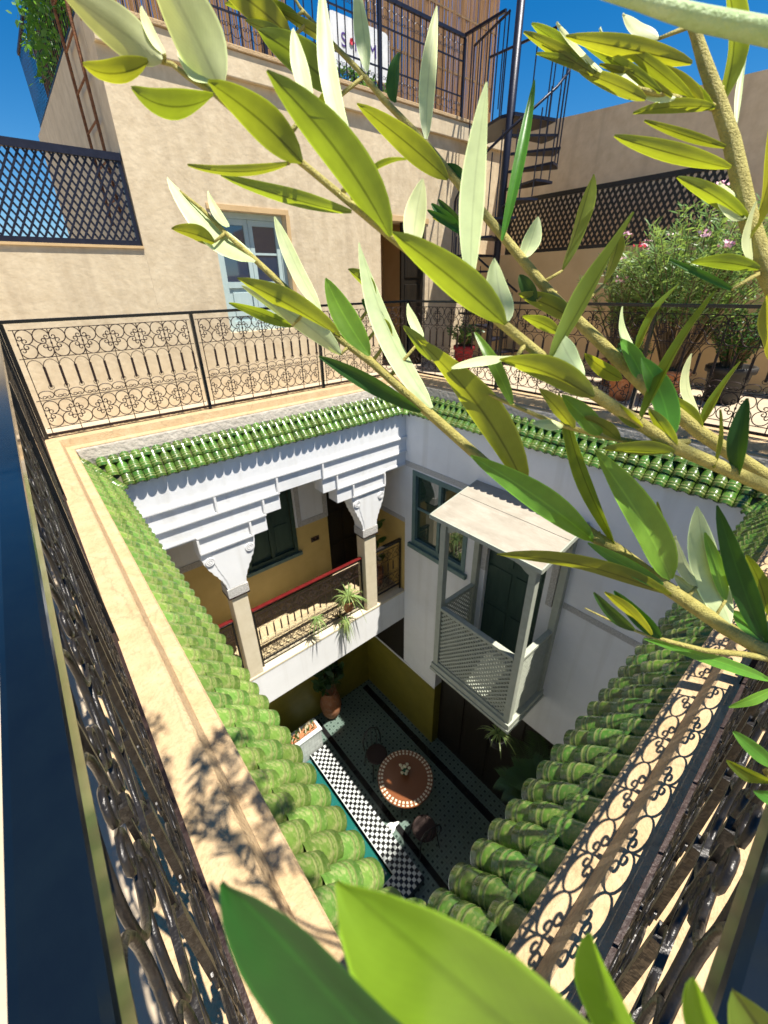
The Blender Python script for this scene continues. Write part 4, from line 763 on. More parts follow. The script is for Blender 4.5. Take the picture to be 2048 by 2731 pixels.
# olive twigs: points (x,y,z,radius) in metres
TWIGS={
 'b1':[(.2784,.0568,1.0214,.0037),(.2712,.0682,1.0295,.0037),(.2597,.0847,1.0399,.0035),(.2465,.1092,1.0558,.0034),(.2353,.1337,1.0721,.0033),(.2295,.1422,1.0776,.0031),(.2163,.1737,1.0973,.0029),(.2036,.1917,1.1085,.0027),(.1927,.2231,1.131,.0025),(.1866,.2346,1.1407,.0023),(.1815,.2551,1.154,.0022),(.1711,.2724,1.1671,.002),(.1601,.3058,1.1922,.0017),(.1556,.3253,1.2049,.0016),(.1489,.3383,1.216,.0012),(.1446,.3587,1.2301,.0011),(.1381,.3705,1.2397,.0007)],
 'b2':[(.2657,.081,1.1065,.0029),(.2572,.0927,1.1136,.0027),(.2312,.122,1.1296,.0026),(.2092,.1496,1.1503,.0023),(.1965,.1661,1.1635,.002),(.1842,.1814,1.1779,.0018),(.1717,.1986,1.1923,.0016),(.1589,.2142,1.2063,.0014),(.1405,.2362,1.2274,.0012),(.1315,.2524,1.2404,.0012),(.1269,.2595,1.2453,.001),(.1222,.2684,1.2529,.001),(.1168,.2765,1.2583,.0009),(.114,.2816,1.2624,.0008),(.1076,.2882,1.2645,.0007),(.1038,.2967,1.2722,.0006),(.0993,.3028,1.276,.0003)],
 'b3':[(.3407,.0839,1.0831,.0039),(.3298,.0998,1.0934,.0039),(.3089,.1324,1.1163,.0036),(.2936,.1603,1.1391,.0034),(.2836,.1905,1.1651,.0031),(.2763,.211,1.1822,.0028),(.2711,.2424,1.2116,.0025),(.2661,.272,1.2385,.0023),(.2615,.302,1.2665,.0019),(.2559,.3287,1.2885,.0018),(.2503,.3437,1.304,.0016),(.2419,.3623,1.3212,.0013),(.2343,.3809,1.3396,.0009),(.2327,.3891,1.3497,.0005)],
 'b4':[(.3006,.1074,1.1665,.0039),(.2985,.1269,1.1928,.0037),(.2998,.1388,1.2119,.0036),(.3019,.1457,1.2247,.0035),(.3047,.1553,1.2423,.0033),(.3058,.1664,1.2601,.0029),(.3063,.1747,1.273,.0026),(.3072,.1815,1.2842,.0021),(.3075,.1901,1.2973,.0016),(.3078,.1977,1.3089,.0012)],
 'b5':[(.2074,.1169,1.2402,.0026),(.201,.1236,1.2423,.0025),(.1954,.1293,1.2439,.0024),(.1897,.1351,1.2455,.0023),(.1847,.1403,1.2473,.002),(.1792,.1463,1.2494,.0015),(.1728,.1528,1.2512,.0008)],
 'b9':[(.2372,.1196,1.1312,.0012),(.2253,.1328,1.1299,.0012),(.2172,.1466,1.1318,.0011),(.2086,.1618,1.1353,.001),(.1982,.1831,1.1433,.0008),(.1919,.2002,1.1501,.0005)],
 'b8':[(.2744,.0632,1.026,.0016),(.2566,.0753,1.0331,.0014),(.2377,.0875,1.039,.0012),(.2271,.0988,1.0428,.001),(.2184,.1084,1.0464,.0007),(.2101,.1184,1.0512,.0005),(.2016,.1295,1.0573,.0003)],
 'b10':[(.1192,.0358,1.0454,.0017),(.0986,.05,1.0564,.0014),(.08,.0626,1.0698,.0011),(.0657,.0724,1.0754,.001),(.0557,.0802,1.0836,.0006)],
 'b12':[(.305,.1637,1.2551,.0015),(.2975,.1718,1.258,.0013),(.2856,.1799,1.2599,.0011),(.2764,.1875,1.2621,.001),(.2691,.1944,1.2656,.0008),(.2604,.202,1.2684,.0006),(.2531,.2111,1.2752,.0005),(.2486,.2179,1.2798,.0003)],
 'b11':[(.2212,.0334,1.0036,.0014),(.2115,.0485,1.0142,.0012),(.2093,.0547,1.0207,.0007)],
}
PETIOLES=[('b2',(.1256,.2692,1.2625),(.1195,.2725,1.2556)),('b2',(.1084,.2857,1.266),(.1072,.2893,1.2655)),('b2',(.112,.2819,1.2648),(.1116,.2841,1.2632)),('b3',(.2236,.3756,1.323),(.2372,.3739,1.3327)),('b3',(.2353,.3452,1.2922),(.251,.3418,1.3021)),('b2',(.1461,.2421,1.2472),(.1349,.2463,1.2355)),('b2',(.1535,.2247,1.2264),(.1473,.2281,1.2197)),('b3',(.2347,.3446,1.2906),(.251,.3418,1.3021)),('b2',(.178,.1904,1.1906),(.1763,.1922,1.1869)),('b1',(.1551,.2896,1.1719),(.1657,.289,1.1795)),('b1',(.1691,.2654,1.1585),(.175,.266,1.1622)),('b1',(.1413,.3408,1.2133),(.1484,.3408,1.2177)),('b2',(.1336,.2402,1.2293),(.1371,.2423,1.2323)),('b2',(.1538,.2236,1.2239),(.1496,.2254,1.217)),('b1',(.1921,.2638,1.184),(.1737,.2681,1.1638)),('b1',(.2025,.2391,1.1654),(.1841,.2448,1.1473)),('b1',(.1928,.2519,1.1672),(.1815,.2551,1.154)),('b1',(.192,.2572,1.1743),(.1776,.2616,1.1589)),('b3',(.2544,.2592,1.2151),(.2686,.257,1.2249)),('b3',(.2555,.2591,1.2162),(.2686,.257,1.2249)),('b3',(.2544,.2622,1.2182),(.268,.2607,1.2283)),('b3',(.254,.2606,1.2166),(.2686,.257,1.2249)),('b3',(.2839,.2125,1.1954),(.275,.2187,1.1894)),('b3',(.2956,.1687,1.1557),(.2899,.1715,1.1487)),('b3',(.2956,.1664,1.1532),(.2912,.1678,1.1455)),('b3',(.3093,.1356,1.1259),(.307,.1359,1.1191)),('b2',(.1856,.1712,1.1646),(.1919,.1719,1.169)),('b3',(.2694,.2004,1.1652),(.2809,.1981,1.1715)),('b1',(.2543,.1012,1.0588),(.2498,.103,1.0518)),('b1',(.2519,.1158,1.0741),(.2423,.1183,1.0619)),('b8',(.2639,.0634,1.0206),(.2699,.0663,1.0278)),('b1',(.2654,.0607,1.0156),(.2766,.0597,1.0234)),('b4',(.2821,.1326,1.1856),(.2985,.1269,1.1928)),('b4',(.2913,.1898,1.2815),(.3073,.1837,1.2875)),('b10',(.0492,.0831,1.0843),(.0557,.0802,1.0836)),('b10',(.0738,.0637,1.0702),(.0763,.0652,1.0712)),('b11',(.2105,.0534,1.0247),(.2093,.0547,1.0207)),('b3',(.2674,.2155,1.181),(.2756,.2149,1.1858)),('b3',(.23,.3781,1.3344),(.2353,.3786,1.3373)),('b3',(.2214,.3758,1.3206),(.2372,.3739,1.3327)),('b1',(.2617,.09,1.0535),(.2565,.0908,1.0439)),('b1',(.2747,.0743,1.0471),(.2669,.0744,1.0334)),('b3',(.2964,.194,1.188),(.28,.2007,1.1736)),('b9',(.1815,.2123,1.1597),(.1919,.2002,1.1501))]
# leaves: base, tip, width, normal of the upper face, sideways bend (metres, world)
LEAVES=[
 ('b2','silver',(.1106,.2817,1.2627),(.0848,.291,1.2775),0.0120,(.46,.84,.27),(0,0,0)),
 ('b2','silver',(.1236,.2643,1.2528),(.1093,.2722,1.2863),0.0177,(.74,.65,.16),(0,0,0)),
 ('b2','silver',(.1256,.2692,1.2625),(.1297,.2889,1.2888),0.0089,(-.02,.8,-.6),(0,0,0)),
 ('b2','silver',(.1084,.2857,1.266),(.1068,.295,1.2756),0.0048,(.02,.72,-.69),(0,0,0)),
 ('b2','silver',(.112,.2819,1.2648),(.1085,.2858,1.2769),0.0044,(-.27,.89,-.36),(0,0,0)),
 ('b2','silver',(.1214,.268,1.2555),(.1158,.2783,1.2658),0.0059,(.04,.71,-.7),(0,0,0)),
 ('b2','olive',(.1067,.2849,1.2627),(.0851,.2839,1.2572),0.0067,(-.21,.69,.7),(-.0013,-.0018,-.0043)),
 ('b2','olive',(.1207,.2659,1.2515),(.0933,.2655,1.2482),0.0085,(-.09,.7,.7),(-.0021,-.0016,-.0049)),
 ('b2','shadeleaf',(.1046,.2898,1.2674),(.1002,.2977,1.2677),0.0023,(-.87,-.49,-.04),(0,0,0)),
 ('b2','olive',(.1376,.2372,1.2297),(.1071,.2367,1.2451),0.0109,(.31,.71,.63),(.0005,-.0001,.0005)),
 ('b2','olive',(.1575,.2122,1.2061),(.1203,.2244,1.2466),0.0141,(.71,.49,.5),(.001,-.0004,.0006)),
 ('b3','olive',(.2236,.3756,1.323),(.1897,.4092,1.3527),0.0159,(.8,.41,.45),(0,0,0)),
 ('b3','olive',(.2353,.3452,1.2922),(.195,.3636,1.3155),0.0178,(.59,.59,.55),(.0006,-.0001,.0006)),
 ('b3','olive',(.2418,.3574,1.3181),(.222,.3887,1.3383),0.0054,(.87,.29,.4),(0,0,0)),
 ('b2','silver',(.1461,.2421,1.2472),(.1521,.2589,1.2733),0.0063,(.08,.83,-.55),(0,0,0)),
 ('b2','silver',(.1535,.2247,1.2264),(.1688,.2632,1.2903),0.0077,(.11,.84,-.53),(-.0016,.0011,-.0003)),
 ('b3','silver',(.2512,.3397,1.3034),(.2607,.3595,1.3499),0.0099,(.15,.9,-.41),(.0014,-.0011,.0002)),
 ('b3','silver',(.2613,.2984,1.2654),(.2923,.3229,1.3354),0.0096,(.33,.83,-.44),(-.0007,.0006,.0001)),
 ('b3','shadeleaf',(.2586,.3216,1.2869),(.271,.3333,1.3142),0.0115,(-.92,.04,.4),(0,-0,-0)),
 ('b3','olive',(.2605,.2789,1.2437),(.2154,.304,1.2746),0.0123,(.66,.53,.53),(0,0,0)),
 ('b3','olive',(.2347,.3446,1.2906),(.2136,.3447,1.2781),0.0129,(-.42,.57,.71),(0,0,0)),
 ('b2','silver',(.178,.1904,1.1906),(.1909,.1998,1.2511),0.0094,(.33,.92,-.21),(-.0006,.0005,.0001)),
 ('b3','greenleaf',(.2671,.2424,1.2111),(.3064,.2597,1.2897),0.0052,(-.72,-.51,.47),(.0009,-.0009,-.0002)),
 ('b2','silver',(.1634,.2067,1.2026),(.1721,.2109,1.2243),0.0081,(.34,.89,-.31),(0,-0,-0)),
 ('b2','olive',(.1848,.1773,1.176),(.1427,.1946,1.2051),0.0120,(.61,.59,.53),(0,0,0)),
 ('b2','silver',(.1856,.1773,1.177),(.1903,.1894,1.1983),0.0094,(.54,.67,-.5),(0,0,0)),
 ('b1','silver',(.1933,.2217,1.1339),(.1906,.2745,1.2097),0.0146,(-0,.82,-.57),(-.001,.0005,-.0004)),
 ('b1','greenleaf',(.1803,.2557,1.1577),(.1773,.2876,1.1942),0.0120,(-.69,-.57,.45),(-.001,.0005,-.0005)),
 ('b1','olive',(.2134,.1743,1.0989),(.1678,.2083,1.1709),0.0173,(.86,.3,.4),(.0014,-.0005,.0009)),
 ('b1','shadeleaf',(.1882,.2247,1.1323),(.1584,.2704,1.1582),0.0080,(-.85,-.53,-.05),(.001,-0,.0012)),
 ('b1','olive',(.1551,.2896,1.1719),(.1327,.3137,1.1835),0.0063,(-.76,-.51,-.41),(.0007,.0001,.001)),
 ('b1','olive',(.1717,.2688,1.1667),(.1375,.3088,1.1949),0.0140,(.81,.38,.44),(-.0005,0,-.0006)),
 ('b1','silver',(.1691,.2654,1.1585),(.1412,.3134,1.1915),0.0125,(.88,.47,.06),(.0008,-.0001,.0009)),
 ('b1','silver',(.1547,.3211,1.2032),(.134,.3747,1.246),0.0163,(.1,.64,-.76),(-.0009,.0002,-.0008)),
 ('b1','olive',(.1413,.3408,1.2133),(.1241,.354,1.2197),0.0088,(.63,.56,.53),(0,0,0)),
 ('b1','silver',(.1495,.3387,1.2203),(.148,.3545,1.2384),0.0057,(-.06,.75,-.66),(0,0,0)),
 ('b2','olive',(.1336,.2402,1.2293),(.1049,.26,1.2289),0.0028,(.45,.67,.58),(-.0009,-.001,-.0026)),
 ('b2','olive',(.1479,.2227,1.214),(.1171,.2613,1.2275),0.0051,(.76,.44,.48),(-.0015,-.0005,-.0026)),
 ('b2','olive',(.1538,.2236,1.2239),(.1708,.2186,1.2313),0.0023,(-.1,.71,.7),(-.0001,.0007,.0009)),
 ('b1','silver',(.169,.2816,1.1783),(.1639,.3111,1.223),0.0100,(-.06,.83,-.55),(.0007,-.0003,.0003)),
 ('b1','olive',(.1921,.2638,1.184),(.1886,.282,1.1982),0.0089,(.96,-.03,.27),(0,0,0)),
 ('b1','silver',(.2025,.2391,1.1654),(.2037,.2516,1.1814),0.0062,(.07,.78,-.62),(0,0,0)),
 ('b1','olive',(.1928,.2519,1.1672),(.189,.264,1.1758),0.0063,(.95,.07,.32),(0,0,0)),
 ('b1','shadeleaf',(.192,.2572,1.1743),(.1891,.2718,1.1838),0.0055,(-.97,-.24,.06),(0,0,0)),
 ('b3','shadeleaf',(.2544,.2592,1.2151),(.2447,.2764,1.2306),0.0049,(-.88,-.48,-.02),(0,0,0)),
 ('b3','shadeleaf',(.2555,.2591,1.2162),(.2519,.2781,1.2333),0.0044,(-.97,-.23,.06),(0,0,0)),
 ('b3','olive',(.2544,.2622,1.2182),(.2481,.2782,1.2245),0.0045,(.91,.21,.36),(0,0,0)),
 ('b3','shadeleaf',(.254,.2606,1.2166),(.2385,.2732,1.2268),0.0035,(-.68,-.72,-.15),(0,0,0)),
 ('b3','olive',(.278,.1976,1.1716),(.2629,.2249,1.1846),0.0101,(.87,.29,.39),(0,0,0)),
 ('b2','silver',(.2055,.1531,1.1564),(.202,.1651,1.1726),0.0107,(.46,.76,-.46),(-.0005,.0002,-.0002)),
 ('b2','olive',(.1966,.1636,1.1638),(.2262,.1568,1.2119),0.0122,(-0,.99,.14),(.0019,-.0027,-.0017)),
 ('b3','olive',(.2839,.2125,1.1954),(.3085,.217,1.2411),0.0143,(.79,-.49,-.37),(-.001,.0012,.0005)),
 ('b2','olive',(.2192,.1339,1.1403),(.2614,.1333,1.1855),0.0065,(-.57,.62,.54),(.0006,-.0009,-.0006)),
 ('b3','olive',(.2956,.1687,1.1557),(.3216,.1655,1.1881),0.0069,(-.61,.58,.54),(0,-0,-0)),
 ('b3','silver',(.2956,.1664,1.1532),(.3018,.184,1.1771),0.0059,(.22,.76,-.61),(-.001,.0006,-.0003)),
 ('b3','greenleaf',(.2926,.1606,1.1425),(.2868,.175,1.1626),0.0096,(-.56,-.74,.37),(0,0,0)),
 ('b9','greenleaf',(.2313,.1244,1.133),(.233,.1437,1.1621),0.0096,(-.67,-.6,.44),(.0008,-.0004,.0003)),
 ('b3','olive',(.3077,.1314,1.1176),(.2985,.1488,1.1349),0.0071,(.93,.15,.34),(0,0,0)),
 ('b3','silver',(.3093,.1356,1.1259),(.3182,.1494,1.1541),0.0065,(.35,.79,-.5),(-.0019,.0015,-.0002)),
 ('b3','olive',(.308,.1323,1.1194),(.3305,.1298,1.1509),0.0073,(-.51,.75,.42),(.0006,-.0009,-.0006)),
 ('b2','shadeleaf',(.2459,.1019,1.1194),(.2533,.1094,1.1479),0.0060,(-.96,.18,.2),(-.0007,.0006,.0001)),
 ('b2','olive',(.2387,.1091,1.1224),(.2518,.1161,1.1423),0.0025,(.58,-.81,-.1),(0,-0,-0)),
 ('b9','greenleaf',(.1985,.1787,1.1427),(.1983,.2022,1.1708),0.0048,(-.69,-.55,.46),(.0005,-.0003,.0003)),
 ('b2','silver',(.1856,.1712,1.1646),(.1657,.1864,1.1612),0.0054,(.33,.23,-.91),(.0004,.001,.002)),
 ('b2','olive',(.2069,.1482,1.1497),(.1786,.174,1.1643),0.0113,(.71,.49,.5),(0,0,0)),
 ('b3','olive',(.2694,.2004,1.1652),(.2533,.2144,1.174),0.0067,(.71,.5,.5),(0,0,0)),
 ('b3','olive',(.2843,.1686,1.1426),(.2776,.1884,1.1547),0.0076,(-.95,-.16,-.27),(0,0,0)),
 ('b9','greenleaf',(.2156,.1458,1.133),(.2043,.16,1.1489),0.0078,(-.5,-.79,.35),(-.0005,.0001,-.0004)),
 ('b9','olive',(.2104,.1549,1.1347),(.2093,.1731,1.1484),0.0084,(.96,-.13,.25),(0,0,0)),
 ('b1','olive',(.2335,.1346,1.0755),(.2275,.1733,1.1438),0.0082,(-.97,.15,-.17),(.0015,-.0009,.0005)),
 ('b1','greenleaf',(.2468,.1104,1.0616),(.2195,.148,1.1244),0.0160,(-.44,-.84,.31),(-.0011,.0005,-.0006)),
 ('b1','greenleaf',(.2264,.1417,1.0774),(.1822,.1863,1.1208),0.0123,(-.49,-.81,.33),(.0007,-.0001,.0008)),
 ('b2','olive',(.2277,.1212,1.1286),(.2096,.1416,1.1293),0.0080,(.65,.56,.52),(-.0002,-.0002,-.0005)),
 ('b1','silver',(.2592,.0848,1.0438),(.2685,.1148,1.0921),0.0156,(.56,.65,-.51),(-.0012,.0008,-.0003)),
 ('b1','shadeleaf',(.2692,.0708,1.0352),(.2657,.1072,1.0965),0.0091,(-.98,-.21,.07),(-.0006,.0003,-.0002)),
 ('b1','olive',(.244,.1077,1.0549),(.1773,.1632,1.0809),0.0131,(.67,.59,.45),(.001,.0004,.0018)),
 ('b1','greenleaf',(.2433,.1101,1.0575),(.2166,.1405,1.0809),0.0061,(-.55,-.76,.36),(0,0,0)),
 ('b8','shadeleaf',(.2139,.111,1.0492),(.2019,.1278,1.0674),0.0048,(-.83,-.56,-.04),(-.0005,.0001,-.0004)),
 ('b8','olive',(.2193,.1055,1.0475),(.2059,.1249,1.0674),0.0065,(.89,.22,.39),(0,0,0)),
 ('b8','shadeleaf',(.222,.1022,1.0459),(.2165,.1242,1.0625),0.0070,(-.96,-.28,.05),(.0005,-.0001,.0004)),
 ('b1','silver',(.2543,.1012,1.0588),(.249,.1154,1.0832),0.0068,(.36,.84,-.41),(0,0,0)),
 ('b1','olive',(.2519,.1158,1.0741),(.2514,.1273,1.0957),0.0021,(.93,-.31,.19),(-.0009,.0006,-.0002)),
 ('b8','greenleaf',(.2639,.0634,1.0206),(.2244,.1083,1.0393),0.0048,(-.6,-.69,.41),(.0008,.0002,.0012)),
 ('b1','greenleaf',(.2654,.0607,1.0156),(.2508,.0714,1.0046),0.0039,(-.72,-.5,.48),(0,0,0)),
 ('b1','silver',(.2586,.0861,1.0444),(.2522,.111,1.0614),0.0075,(.63,.54,-.56),(0,0,0)),
 ('b1','greenleaf',(.2688,.0719,1.0364),(.2649,.0863,1.0476),0.0080,(-.7,-.54,.46),(0,0,0)),
 ('b4','olive',(.2992,.177,1.272),(.2444,.2053,1.2763),0.0066,(.4,.68,.62),(-.0004,-.0002,-.0008)),
 ('b12','olive',(.2591,.1991,1.2666),(.2428,.2242,1.2829),0.0044,(.86,.28,.42),(0,0,0)),
 ('b12','olive',(.2554,.2048,1.2718),(.2481,.2244,1.2867),0.0046,(.94,.1,.32),(0,0,0)),
 ('b12','silver',(.2624,.1974,1.2674),(.2477,.2123,1.2831),0.0036,(.26,.81,-.52),(.0007,-.0002,.0005)),
 ('b12','olive',(.2607,.1985,1.2673),(.2462,.2191,1.2757),0.0027,(.81,.39,.45),(.0003,.0001,.0005)),
 ('b12','olive',(.2756,.1828,1.2577),(.2556,.2041,1.2683),0.0049,(.74,.46,.48),(0,0,0)),
 ('b12','olive',(.2974,.1681,1.2568),(.2847,.1909,1.2727),0.0072,(.89,.23,.38),(-.0004,0,-.0005)),
 ('b12','olive',(.301,.164,1.255),(.2758,.1871,1.2542),0.0044,(.55,.62,.56),(.0003,.0005,.0011)),
 ('b4','olive',(.2979,.1509,1.2319),(.2538,.1827,1.2426),0.0064,(.57,.6,.56),(-.0011,-.0004,-.0019)),
 ('b4','olive',(.2939,.1353,1.204),(.3213,.149,1.2569),0.0135,(.64,-.75,-.14),(0,-0,-0)),
 ('b4','olive',(.3053,.1625,1.2581),(.3234,.1821,1.3076),0.0125,(.72,-.69,.01),(0,0,0)),
 ('b4','olive',(.2968,.1378,1.2111),(.2742,.1624,1.228),0.0057,(.79,.41,.45),(.0004,-0,.0005)),
 ('b4','silver',(.296,.1392,1.2123),(.2922,.1519,1.2265),0.0093,(.53,.7,-.48),(0,0,0)),
 ('b4','olive',(.2939,.1281,1.1933),(.266,.1463,1.1961),0.0056,(.48,.65,.58),(0,0,0)),
 ('b4','shadeleaf',(.2821,.1326,1.1856),(.2652,.1541,1.1974),0.0020,(-.8,-.6,-.06),(0,0,0)),
 ('b4','olive',(.2933,.1219,1.1834),(.2862,.111,1.1577),0.0192,(.7,-.71,.1),(-0,0,0)),
 ('b4','silver',(.3058,.1559,1.2489),(.3245,.1656,1.2789),0.0021,(.5,.69,-.53),(0,-0,-0)),
 ('b4','silver',(.2913,.1898,1.2815),(.2811,.2024,1.2905),0.0076,(.49,.73,-.47),(0,0,0)),
 ('b4','silver',(.292,.1309,1.1951),(.2932,.1369,1.2178),0.0059,(.25,.93,-.26),(0,-0,-0)),
 ('b10','shadeleaf',(.0492,.0831,1.0843),(.0369,.1134,1.1135),0.0219,(-.78,-.57,.26),(.003,-.001,.0022)),
 ('b10','lime',(.0738,.0637,1.0702),(.0493,.1014,1.1169),0.0278,(-.66,-.71,.23),(.001,-.0002,.0009)),
 ('b10','lime',(.0806,.0622,1.0721),(.0829,.0765,1.0898),0.0115,(-.99,.09,.06),(-.0005,.0003,-.0002)),
 ('b10','lime',(.097,.0511,1.0604),(.0964,.0618,1.0785),0.0063,(-1,-.05,-0),(-.0005,.0003,-.0002)),
 ('b10','olive',(.11,.0425,1.054),(.1049,.0553,1.0699),0.0110,(-.85,-.5,.13),(0,0,0)),
 ('b11','greenleaf',(.2105,.0534,1.0247),(.2078,.0679,1.0322),0.0047,(-.76,-.4,.5),(0,0,0)),
 ('b11','olive',(.2086,.0513,1.0192),(.1961,.066,1.0285),0.0060,(-.79,-.6,-.12),(0,0,0)),
 ('b11','greenleaf',(.21,.0464,1.0136),(.1998,.0556,1.0188),0.0056,(-.52,-.78,.35),(0,0,0)),
 ('b12','olive',(.2821,.18,1.2603),(.261,.2067,1.2781),0.0037,(.82,.35,.45),(0,0,0)),
 ('b12','olive',(.286,.1766,1.2588),(.2663,.2011,1.2715),0.0032,(.79,.4,.46),(.0004,0,.0005)),
 ('b12','olive',(.2942,.1716,1.2585),(.2699,.1982,1.2791),0.0042,(.8,.38,.45),(0,0,0)),
 ('b12','silver',(.2872,.1757,1.2583),(.2741,.1937,1.2678),0.0055,(.41,.64,-.65),(0,0,0)),
 ('b12','olive',(.3002,.1645,1.2548),(.2952,.1886,1.2735),0.0038,(.96,-.02,.28),(0,0,0)),
 ('b4','olive',(.2989,.1554,1.2398),(.2768,.1821,1.2508),0.0030,(.76,.44,.47),(-.0005,-.0001,-.0008)),
 ('b12','silver',(.2741,.1867,1.2624),(.2735,.2074,1.2861),0.0047,(.37,.7,-.61),(0,0,0)),
 ('b3','silver',(.2713,.2297,1.2014),(.2906,.2363,1.2231),0.0098,(.7,.21,-.69),(0,-0,-0)),
 ('b3','shadeleaf',(.2674,.2155,1.181),(.2684,.2293,1.1939),0.0071,(-.99,-.06,.14),(0,0,0)),
 ('b3','shadeleaf',(.2675,.2705,1.2424),(.2637,.2843,1.2518),0.0056,(-.95,-.3,.05),(0,0,0)),
 ('b3','olive',(.23,.3781,1.3344),(.2016,.413,1.3435),0.0082,(.74,.47,.48),(0,0,0)),
 ('b3','olive',(.2214,.3758,1.3206),(.208,.4016,1.3343),0.0063,(.89,.25,.39),(0,0,0)),
 ('b9','olive',(.2188,.1393,1.1316),(.2079,.1505,1.1412),0.0052,(.8,.4,.45),(0,0,0)),
 ('b2','olive',(.2197,.1326,1.138),(.2142,.1427,1.1469),0.0045,(-.92,-.23,-.3),(0,0,0)),
 ('b2','olive',(.2289,.1217,1.1308),(.2232,.1331,1.1448),0.0047,(.94,.09,.32),(0,0,0)),
 ('b9','silver',(.2078,.159,1.1354),(.1956,.166,1.1373),0.0048,(.2,.56,-.81),(.0003,.0003,.0008)),
 ('b1','greenleaf',(.2617,.09,1.0535),(.2652,.1076,1.0818),0.0059,(-.67,-.59,.45),(0,0,0)),
 ('b1','olive',(.2747,.0743,1.0471),(.2728,.0908,1.074),0.0069,(.95,-.24,.21),(0,0,0)),
 ('b3','olive',(.2964,.194,1.188),(.3141,.1987,1.2134),0.0099,(.73,-.55,-.4),(0,-0,-0)),
 ('b9','olive',(.1815,.2123,1.1597),(.1772,.2265,1.1735),0.0070,(.96,.01,.29),(0,0,0)),
]
# ------------------------------------------------------------------ olive tree beside the camera
tree = thing('olive_tree', 'olive tree leaning over the railing with long silvery green leaves', 'tree', (.66, -.55, ZT))
TO = Vector((.66, -.55, ZT))
def leafmesh(kind, base, tip, wd, nrm, bend, seg=12):
    B, T, n, bd = Vector(base)-TO, Vector(tip)-TO, Vector(nrm).normalized(), Vector(bend); d = T-B; L_ = d.length; u = d.normalized().cross(n).normalized(); n = u.cross(d.normalized()).normalized()
    mb = MB(); mb.sm = True; cols = (-1, -.55, 0, .55, 1); tws = random.uniform(-.55, .55); fold = random.uniform(.08, .34); wav = random.uniform(0, 6.28); arch = random.uniform(.02, .085); u0, n0 = u.copy(), n.copy()
    for i in range(seg+1):
        t = i/seg; q = Matrix.Rotation(tws*(t-.5), 3, d); u = q @ u0; n = q @ n0; c = B+d*t+bd*(4*t*(1-t))+n0*(L_*arch*math.sin(math.pi*t))
        w_ = wd/2*(math.sin(math.pi*(t**.82))**.75)*(1 if t < 1 else 0)+.0004
        if t < .06: w_ = .0006+wd*.02
        for k in cols: mb.v.append(tuple(c+u*w_*k+n*(abs(k)*w_*fold-(.0005 if k == 0 else 0)+w_*.07*k*math.sin(wav+t*9))))
    m_ = len(cols)
    for i in range(seg):
        for k in range(m_-1): a = i*m_+k; mb.f.append((a, a+m_, a+m_+1, a+1))
    me = mb.mesh('leaf', Mt[kind], True); uvl = me.uv_layers.new(name='UVMap')
    for lp_ in me.loops: uvl.data[lp_.index].uv = ((cols[lp_.vertex_index % len(cols)]+1)/2, (lp_.vertex_index//len(cols))/seg)
    # make the face normals point along n (upper side)
    p0 = me.polygons[len(me.polygons)//2]
    if p0.normal.dot(n) < 0: me.flip_normals()
    return me
limb = {'b1': (.48, -.22, 1.12), 'b2': (.50, -.18, 1.22), 'b3': (.52, -.12, 1.18), 'b4': (.46, -.1, 1.12), 'b5': (.40, -.12, 1.22), 'b8': (.40, -.10, 1.06), 'b10': (.30, -.20, 1.03), 'b11': (.36, -.10, 1.08)}
brs = {}
for k, pts in TWIGS.items():
    P_ = [Vector(q[:3])-TO for q in pts]; r_ = [q[3] for q in pts]
    if k in limb:
        j = Vector(limb[k])-TO; P_ = [Vector((0, .05, 1.12)), j.lerp(Vector((0, .05, 1.15)), .5), j.lerp(P_[0], .15)]+[j.lerp(P_[0], .6)]+P_; r_ = [max(.009, r_[0]*1.8), max(.008, r_[0]*1.5), max(.006, r_[0]*1.3), r_[0]*1.1]+r_
    mb = MB().tube(P_, r_, 10)
    for kk, a, b_ in PETIOLES:
        if kk == k: mb.tube([Vector(a)-TO, (Vector(a)+Vector(b_))/2-TO, Vector(b_)-TO], [.0007, .0009, .0012], 5)
    for q in (range(5 if k in limb else 1, len(P_)-1, 2) if k not in ('b5', 'b10') else ()):                # buds and leaf scars on the twig
        c = P_[q]; rr_ = r_[q]; mb.tube([c, c+Vector((random.uniform(-1, 1), random.uniform(-1, 1), 1)).normalized()*rr_*1.25], [rr_*.5, rr_*.2], 5)
    brs[k] = mb.build('branch', Mt['greenbark' if k == 'b5' else 'bark'], tree, True)
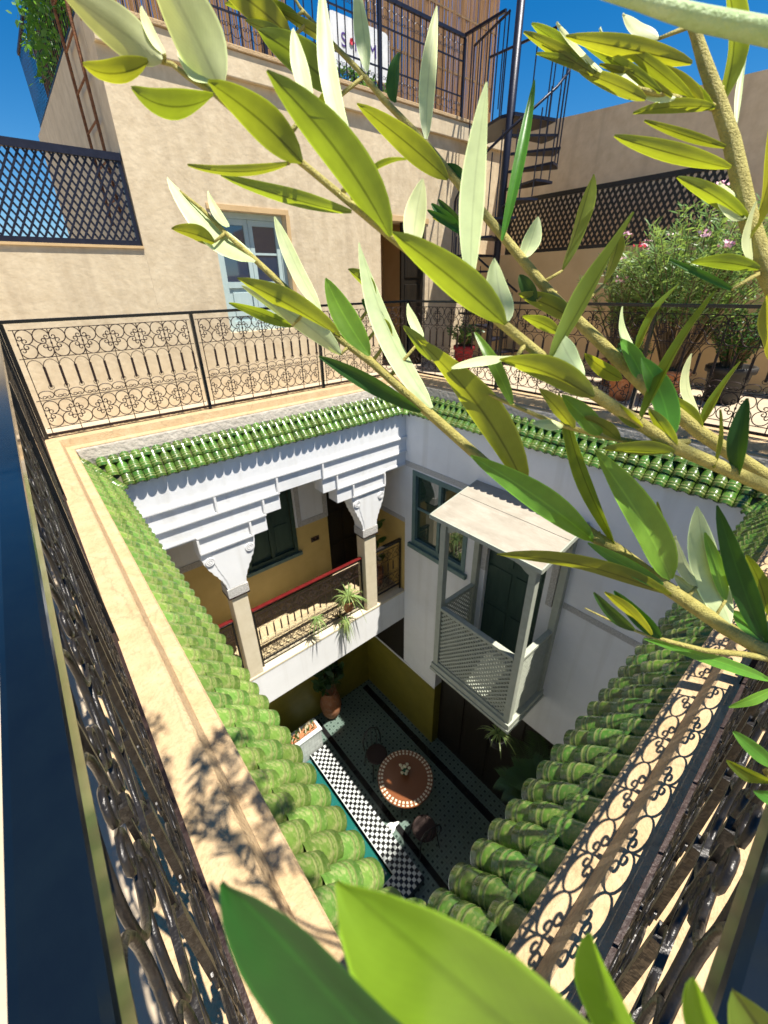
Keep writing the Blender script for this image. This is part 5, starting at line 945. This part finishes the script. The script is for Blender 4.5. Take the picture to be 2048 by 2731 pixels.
for k, kd, a, b_, wd, n_2, bd in LEAVES: ob('leaf', leafmesh(kd, a, b_, wd, n_2, bd), brs[k])
MB().tube([(0, 0, .30), (.02, .02, .62), (-.01, .04, .9), (0, .05, 1.16), (.0, .02, 1.5)], [.035, .03, .026, .02, .012], 12).build('trunk', Mt['stem'], tree, True)
pot('terracotta_pot', 'terracotta pot of the olive tree outside the railing', (.66, -.55, ZT), .24, .42, Mt['pot'])
# upper crown, over and behind the camera: it throws the dappled shade on the parapet and on the near tiles
cm = MB(); cm.sm = True; ct = MB(); rd = random.Random(17)
def sprig(a, b_, n=16):
    a, b_ = Vector(a)-TO, Vector(b_)-TO; d = b_-a; ct.tube([a, a.lerp(b_, .5)+Vector((0, 0, .01)), b_], [.003, .002, .001], 5)
    for i in range(n):
        c = a+d*(.12+.88*i/n); th = i*1.57+rd.uniform(-.4, .4); o1 = d.normalized().orthogonal().normalized(); o2 = d.normalized().cross(o1); q = (o1*math.cos(th)+o2*math.sin(th)+d.normalized()*.9).normalized()*rd.uniform(.04, .062); cm.blade(c, c+q, .012, (rd.gauss(0, .5), rd.gauss(0, .5), 1), .004, 4)
def shade(x, y, z, h):               # point on the sun ray through (x,y,z), h above it
    return (x+.155*h, y-.33*h, z+h)
SH = []
for i in range(20):
    y = rd.uniform(.38, 1.2); x = rd.uniform(-.02, .17)*(1.0 if y < .9 else .8); th = rd.uniform(0, 6.28); SH.append(((x, y), (x+.16*math.cos(th), y+.2*math.sin(th)), rd.uniform(1.9, 2.5)))
for a, b_, h in SH: sprig(shade(*a, -.05, h), shade(*b_, -.05, h-.1), 20)
for i in range(24):
    a = (rd.uniform(.6, 2.6), rd.uniform(.33, .5)); h = rd.uniform(1.75, 2.15); th = rd.uniform(0, 6.28); p_ = Vector(shade(*a, -.3, h)); sprig(p_, p_+Vector((math.cos(th)*.22, math.sin(th)*.12-.04, rd.uniform(-.05, .1))), 18)
c = cm.build('crown', Mt['olive'], tree); c['kind'] = 'stuff'; ct.build('twig', Mt['bark'], tree)
